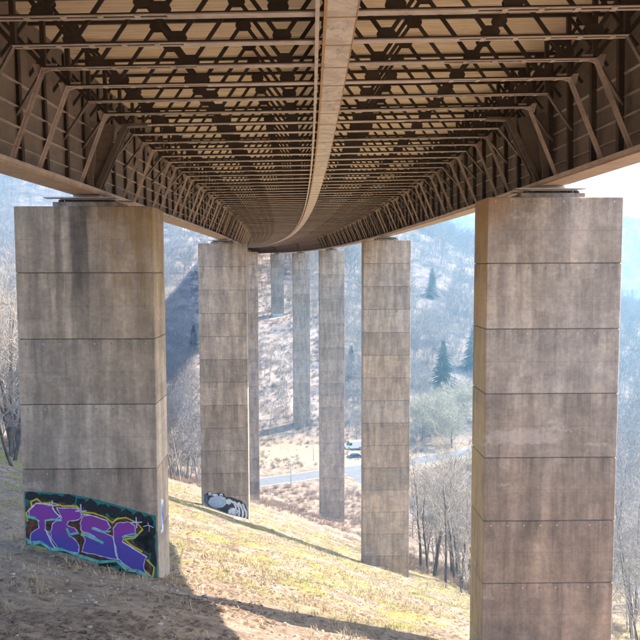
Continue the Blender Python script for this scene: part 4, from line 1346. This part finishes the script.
def side_prism(prof, y0, y1, taper=0.0):
    """x,z side profile extruded across the car's width; the upper points lean inwards"""
    zmax = max(z for _, z in prof); zmin = min(z for _, z in prof)
    n = len(prof); vs_ = []
    for yy, sg_ in ((y0, 1), (y1, -1)):
        for x, z in prof:
            vs_.append((x, yy + sg_ * taper * (z - zmin) / (zmax - zmin), z))
    fs = [tuple(range(n)), tuple(range(2 * n - 1, n - 1, -1))] + [(i, i + n, (i + 1) % n + n, (i + 1) % n) for i in range(n)]
    return MB().add(vs_, fs)
def vehicle(name, loc, rz, paint_m, label, cat, van=False):
    root = empty(name, loc, rz)
    if van:
        L, W_, H_ = 5.2, 2.0, 2.3
        prof = [(-2.6, 0.35), (2.5, 0.35), (2.6, 0.6), (2.58, 0.95), (1.95, 1.15), (1.35, 2.05), (1.1, 2.25), (-2.45, 2.3), (-2.6, 2.1)]
        body = side_prism(prof, -1.0, 1.0, 0.12)
        wins = [[(1.85, 1.2), (1.33, 1.95), (0.7, 1.95), (0.7, 1.2)]]
        wx = (1.65, -1.6); wr = 0.36
    else:
        L, W_, H_ = 4.3, 1.75, 1.45
        prof = [(-2.1, 0.3), (2.05, 0.3), (2.15, 0.5), (2.1, 0.72), (1.1, 0.92), (0.45, 1.38), (-0.2, 1.46), (-1.25, 1.40), (-1.85, 0.98), (-2.12, 0.9), (-2.15, 0.5)]
        body = side_prism(prof, -0.875, 0.875, 0.16)
        wins = [[(0.95, 0.95), (0.42, 1.30), (-0.1, 1.36), (-0.1, 0.95)], [(-0.18, 0.95), (-0.18, 1.36), (-1.15, 1.31), (-1.55, 0.97)]]
        wx = (1.32, -1.32); wr = 0.32
    bo_ = link("body", body.mesh("body", paint_m), root)
    zmax = max(z for _, z in prof); zmin = 0.3 if not van else 0.35
    hw = 1.0 if van else 0.875; tp = 0.12 if van else 0.16
    for sg_ in (-1, 1):
        for wv in wins:
            vs_ = [(x, sg_ * (hw + 0.006 - tp * (z - zmin) / (zmax - zmin)), z) for x, z in wv]
            me = MB().add(vs_, [tuple(range(len(vs_)))]).mesh("side_window", M['glass'])
            link("side_window", me, bo_)
        for x in wx:
            whl = link("wheel", MB().cyl((x, sg_ * (hw - 0.2), wr), (x, sg_ * (hw + 0.01), wr), wr, n=18).mesh("wheel", M['tyre']), root)
            link("rim", MB().cyl((x, sg_ * (hw + 0.005), wr), (x, sg_ * (hw + 0.025), wr), wr * 0.6, n=14).mesh("rim", M['rim']), whl)
        xe = max(x for x, _ in prof); xs_ = min(x for x, _ in prof)
        link("headlight", MB().box(xe - 0.12, xe + 0.01, sg_ * hw * 0.72 - 0.15, sg_ * hw * 0.72 + 0.15, 0.6, 0.74).mesh("headlight", M['lamp_clear']), root)
        link("tail_light", MB().box(xs_ - 0.012, xs_ + 0.06, sg_ * hw * 0.78 - 0.12, sg_ * hw * 0.78 + 0.12, 0.72, 0.86).mesh("tail_light", M['lamp_red']), root)
    if van: fw = [(1.97, 1.18), (1.40, 2.0)]; rw = [(-2.612, 1.3), (-2.612, 1.95)]
    else: fw = [(1.08, 0.955), (0.50, 1.365)]; rw = [(-1.30, 1.385), (-1.82, 1.02)]
    for nm, (pa, pb) in (("windscreen", fw), ("rear_window", rw)):
        dx, dz_ = pb[0] - pa[0], pb[1] - pa[1]; l_ = math.hypot(dx, dz_)
        nx_, nz_ = dz_ / l_, -dx / l_
        if nm == "windscreen" or van: nx_, nz_ = (abs(nx_), abs(nz_)) if nm == "windscreen" else (-1, 0)
        else: nx_, nz_ = -abs(nx_), abs(nz_)
        o_ = 0.012
        w0 = hw - 0.18 if not van else hw - 0.2
        vs_ = [(pa[0] + nx_ * o_, -w0, pa[1] + nz_ * o_), (pa[0] + nx_ * o_, w0, pa[1] + nz_ * o_), (pb[0] + nx_ * o_, w0 - 0.05, pb[1] + nz_ * o_), (pb[0] + nx_ * o_, -w0 + 0.05, pb[1] + nz_ * o_)]
        link(nm, MB().add(vs_, [(0, 1, 2, 3)]).mesh(nm, M['glass']), bo_)
    if van:
        link("red_panel", MB().box(-1.9, 0.2, -1.006, -0.99, 0.9, 1.3).mesh("red_panel", M['sign_red']), root)
    tag(root, label, cat)
    return root
zr = -52.9 + 0.068
vehicle("parked_car", (9.3, 196.5, -52.86), rad(200), M['car_blue'], "dark blue car parked by the valley road between the third and second right piers", "car")
vehicle("white_van", (9.6, 204.0, gz(9.6, 204.0) + 0.02), rad(190), M['van_white'], "white van with a red panel parked behind the dark blue car", "van", True)
vehicle("passing_car", (19.4, 157.2, zr + 0.002), rad(115), M['car_mid'], "mid blue car on the side road, just right of the second right pier", "car")

# ------------------------------------------------------------------ hazy valley air
hz = MB().box(-1000, 1000, -70, 2200, -75, 130).mesh("haze")
haze = link("haze", hz)
m = bpy.data.materials.new("valley_haze"); m.use_nodes = True
nt = m.node_tree
for nd in list(nt.nodes): nt.nodes.remove(nd)
out = nt.nodes.new("ShaderNodeOutputMaterial"); pv = nt.nodes.new("ShaderNodeVolumePrincipled")
pv.inputs["Color"].default_value = (0.36, 0.71, 1.0, 1)
pv.inputs["Density"].default_value = 0.0009
pv.inputs["Anisotropy"].default_value = 0.3
nt.links.new(pv.outputs[0], out.inputs["Volume"])
hz.materials.append(m)
tag(haze, "thin blue haze filling the valley air", "haze", kind="stuff")
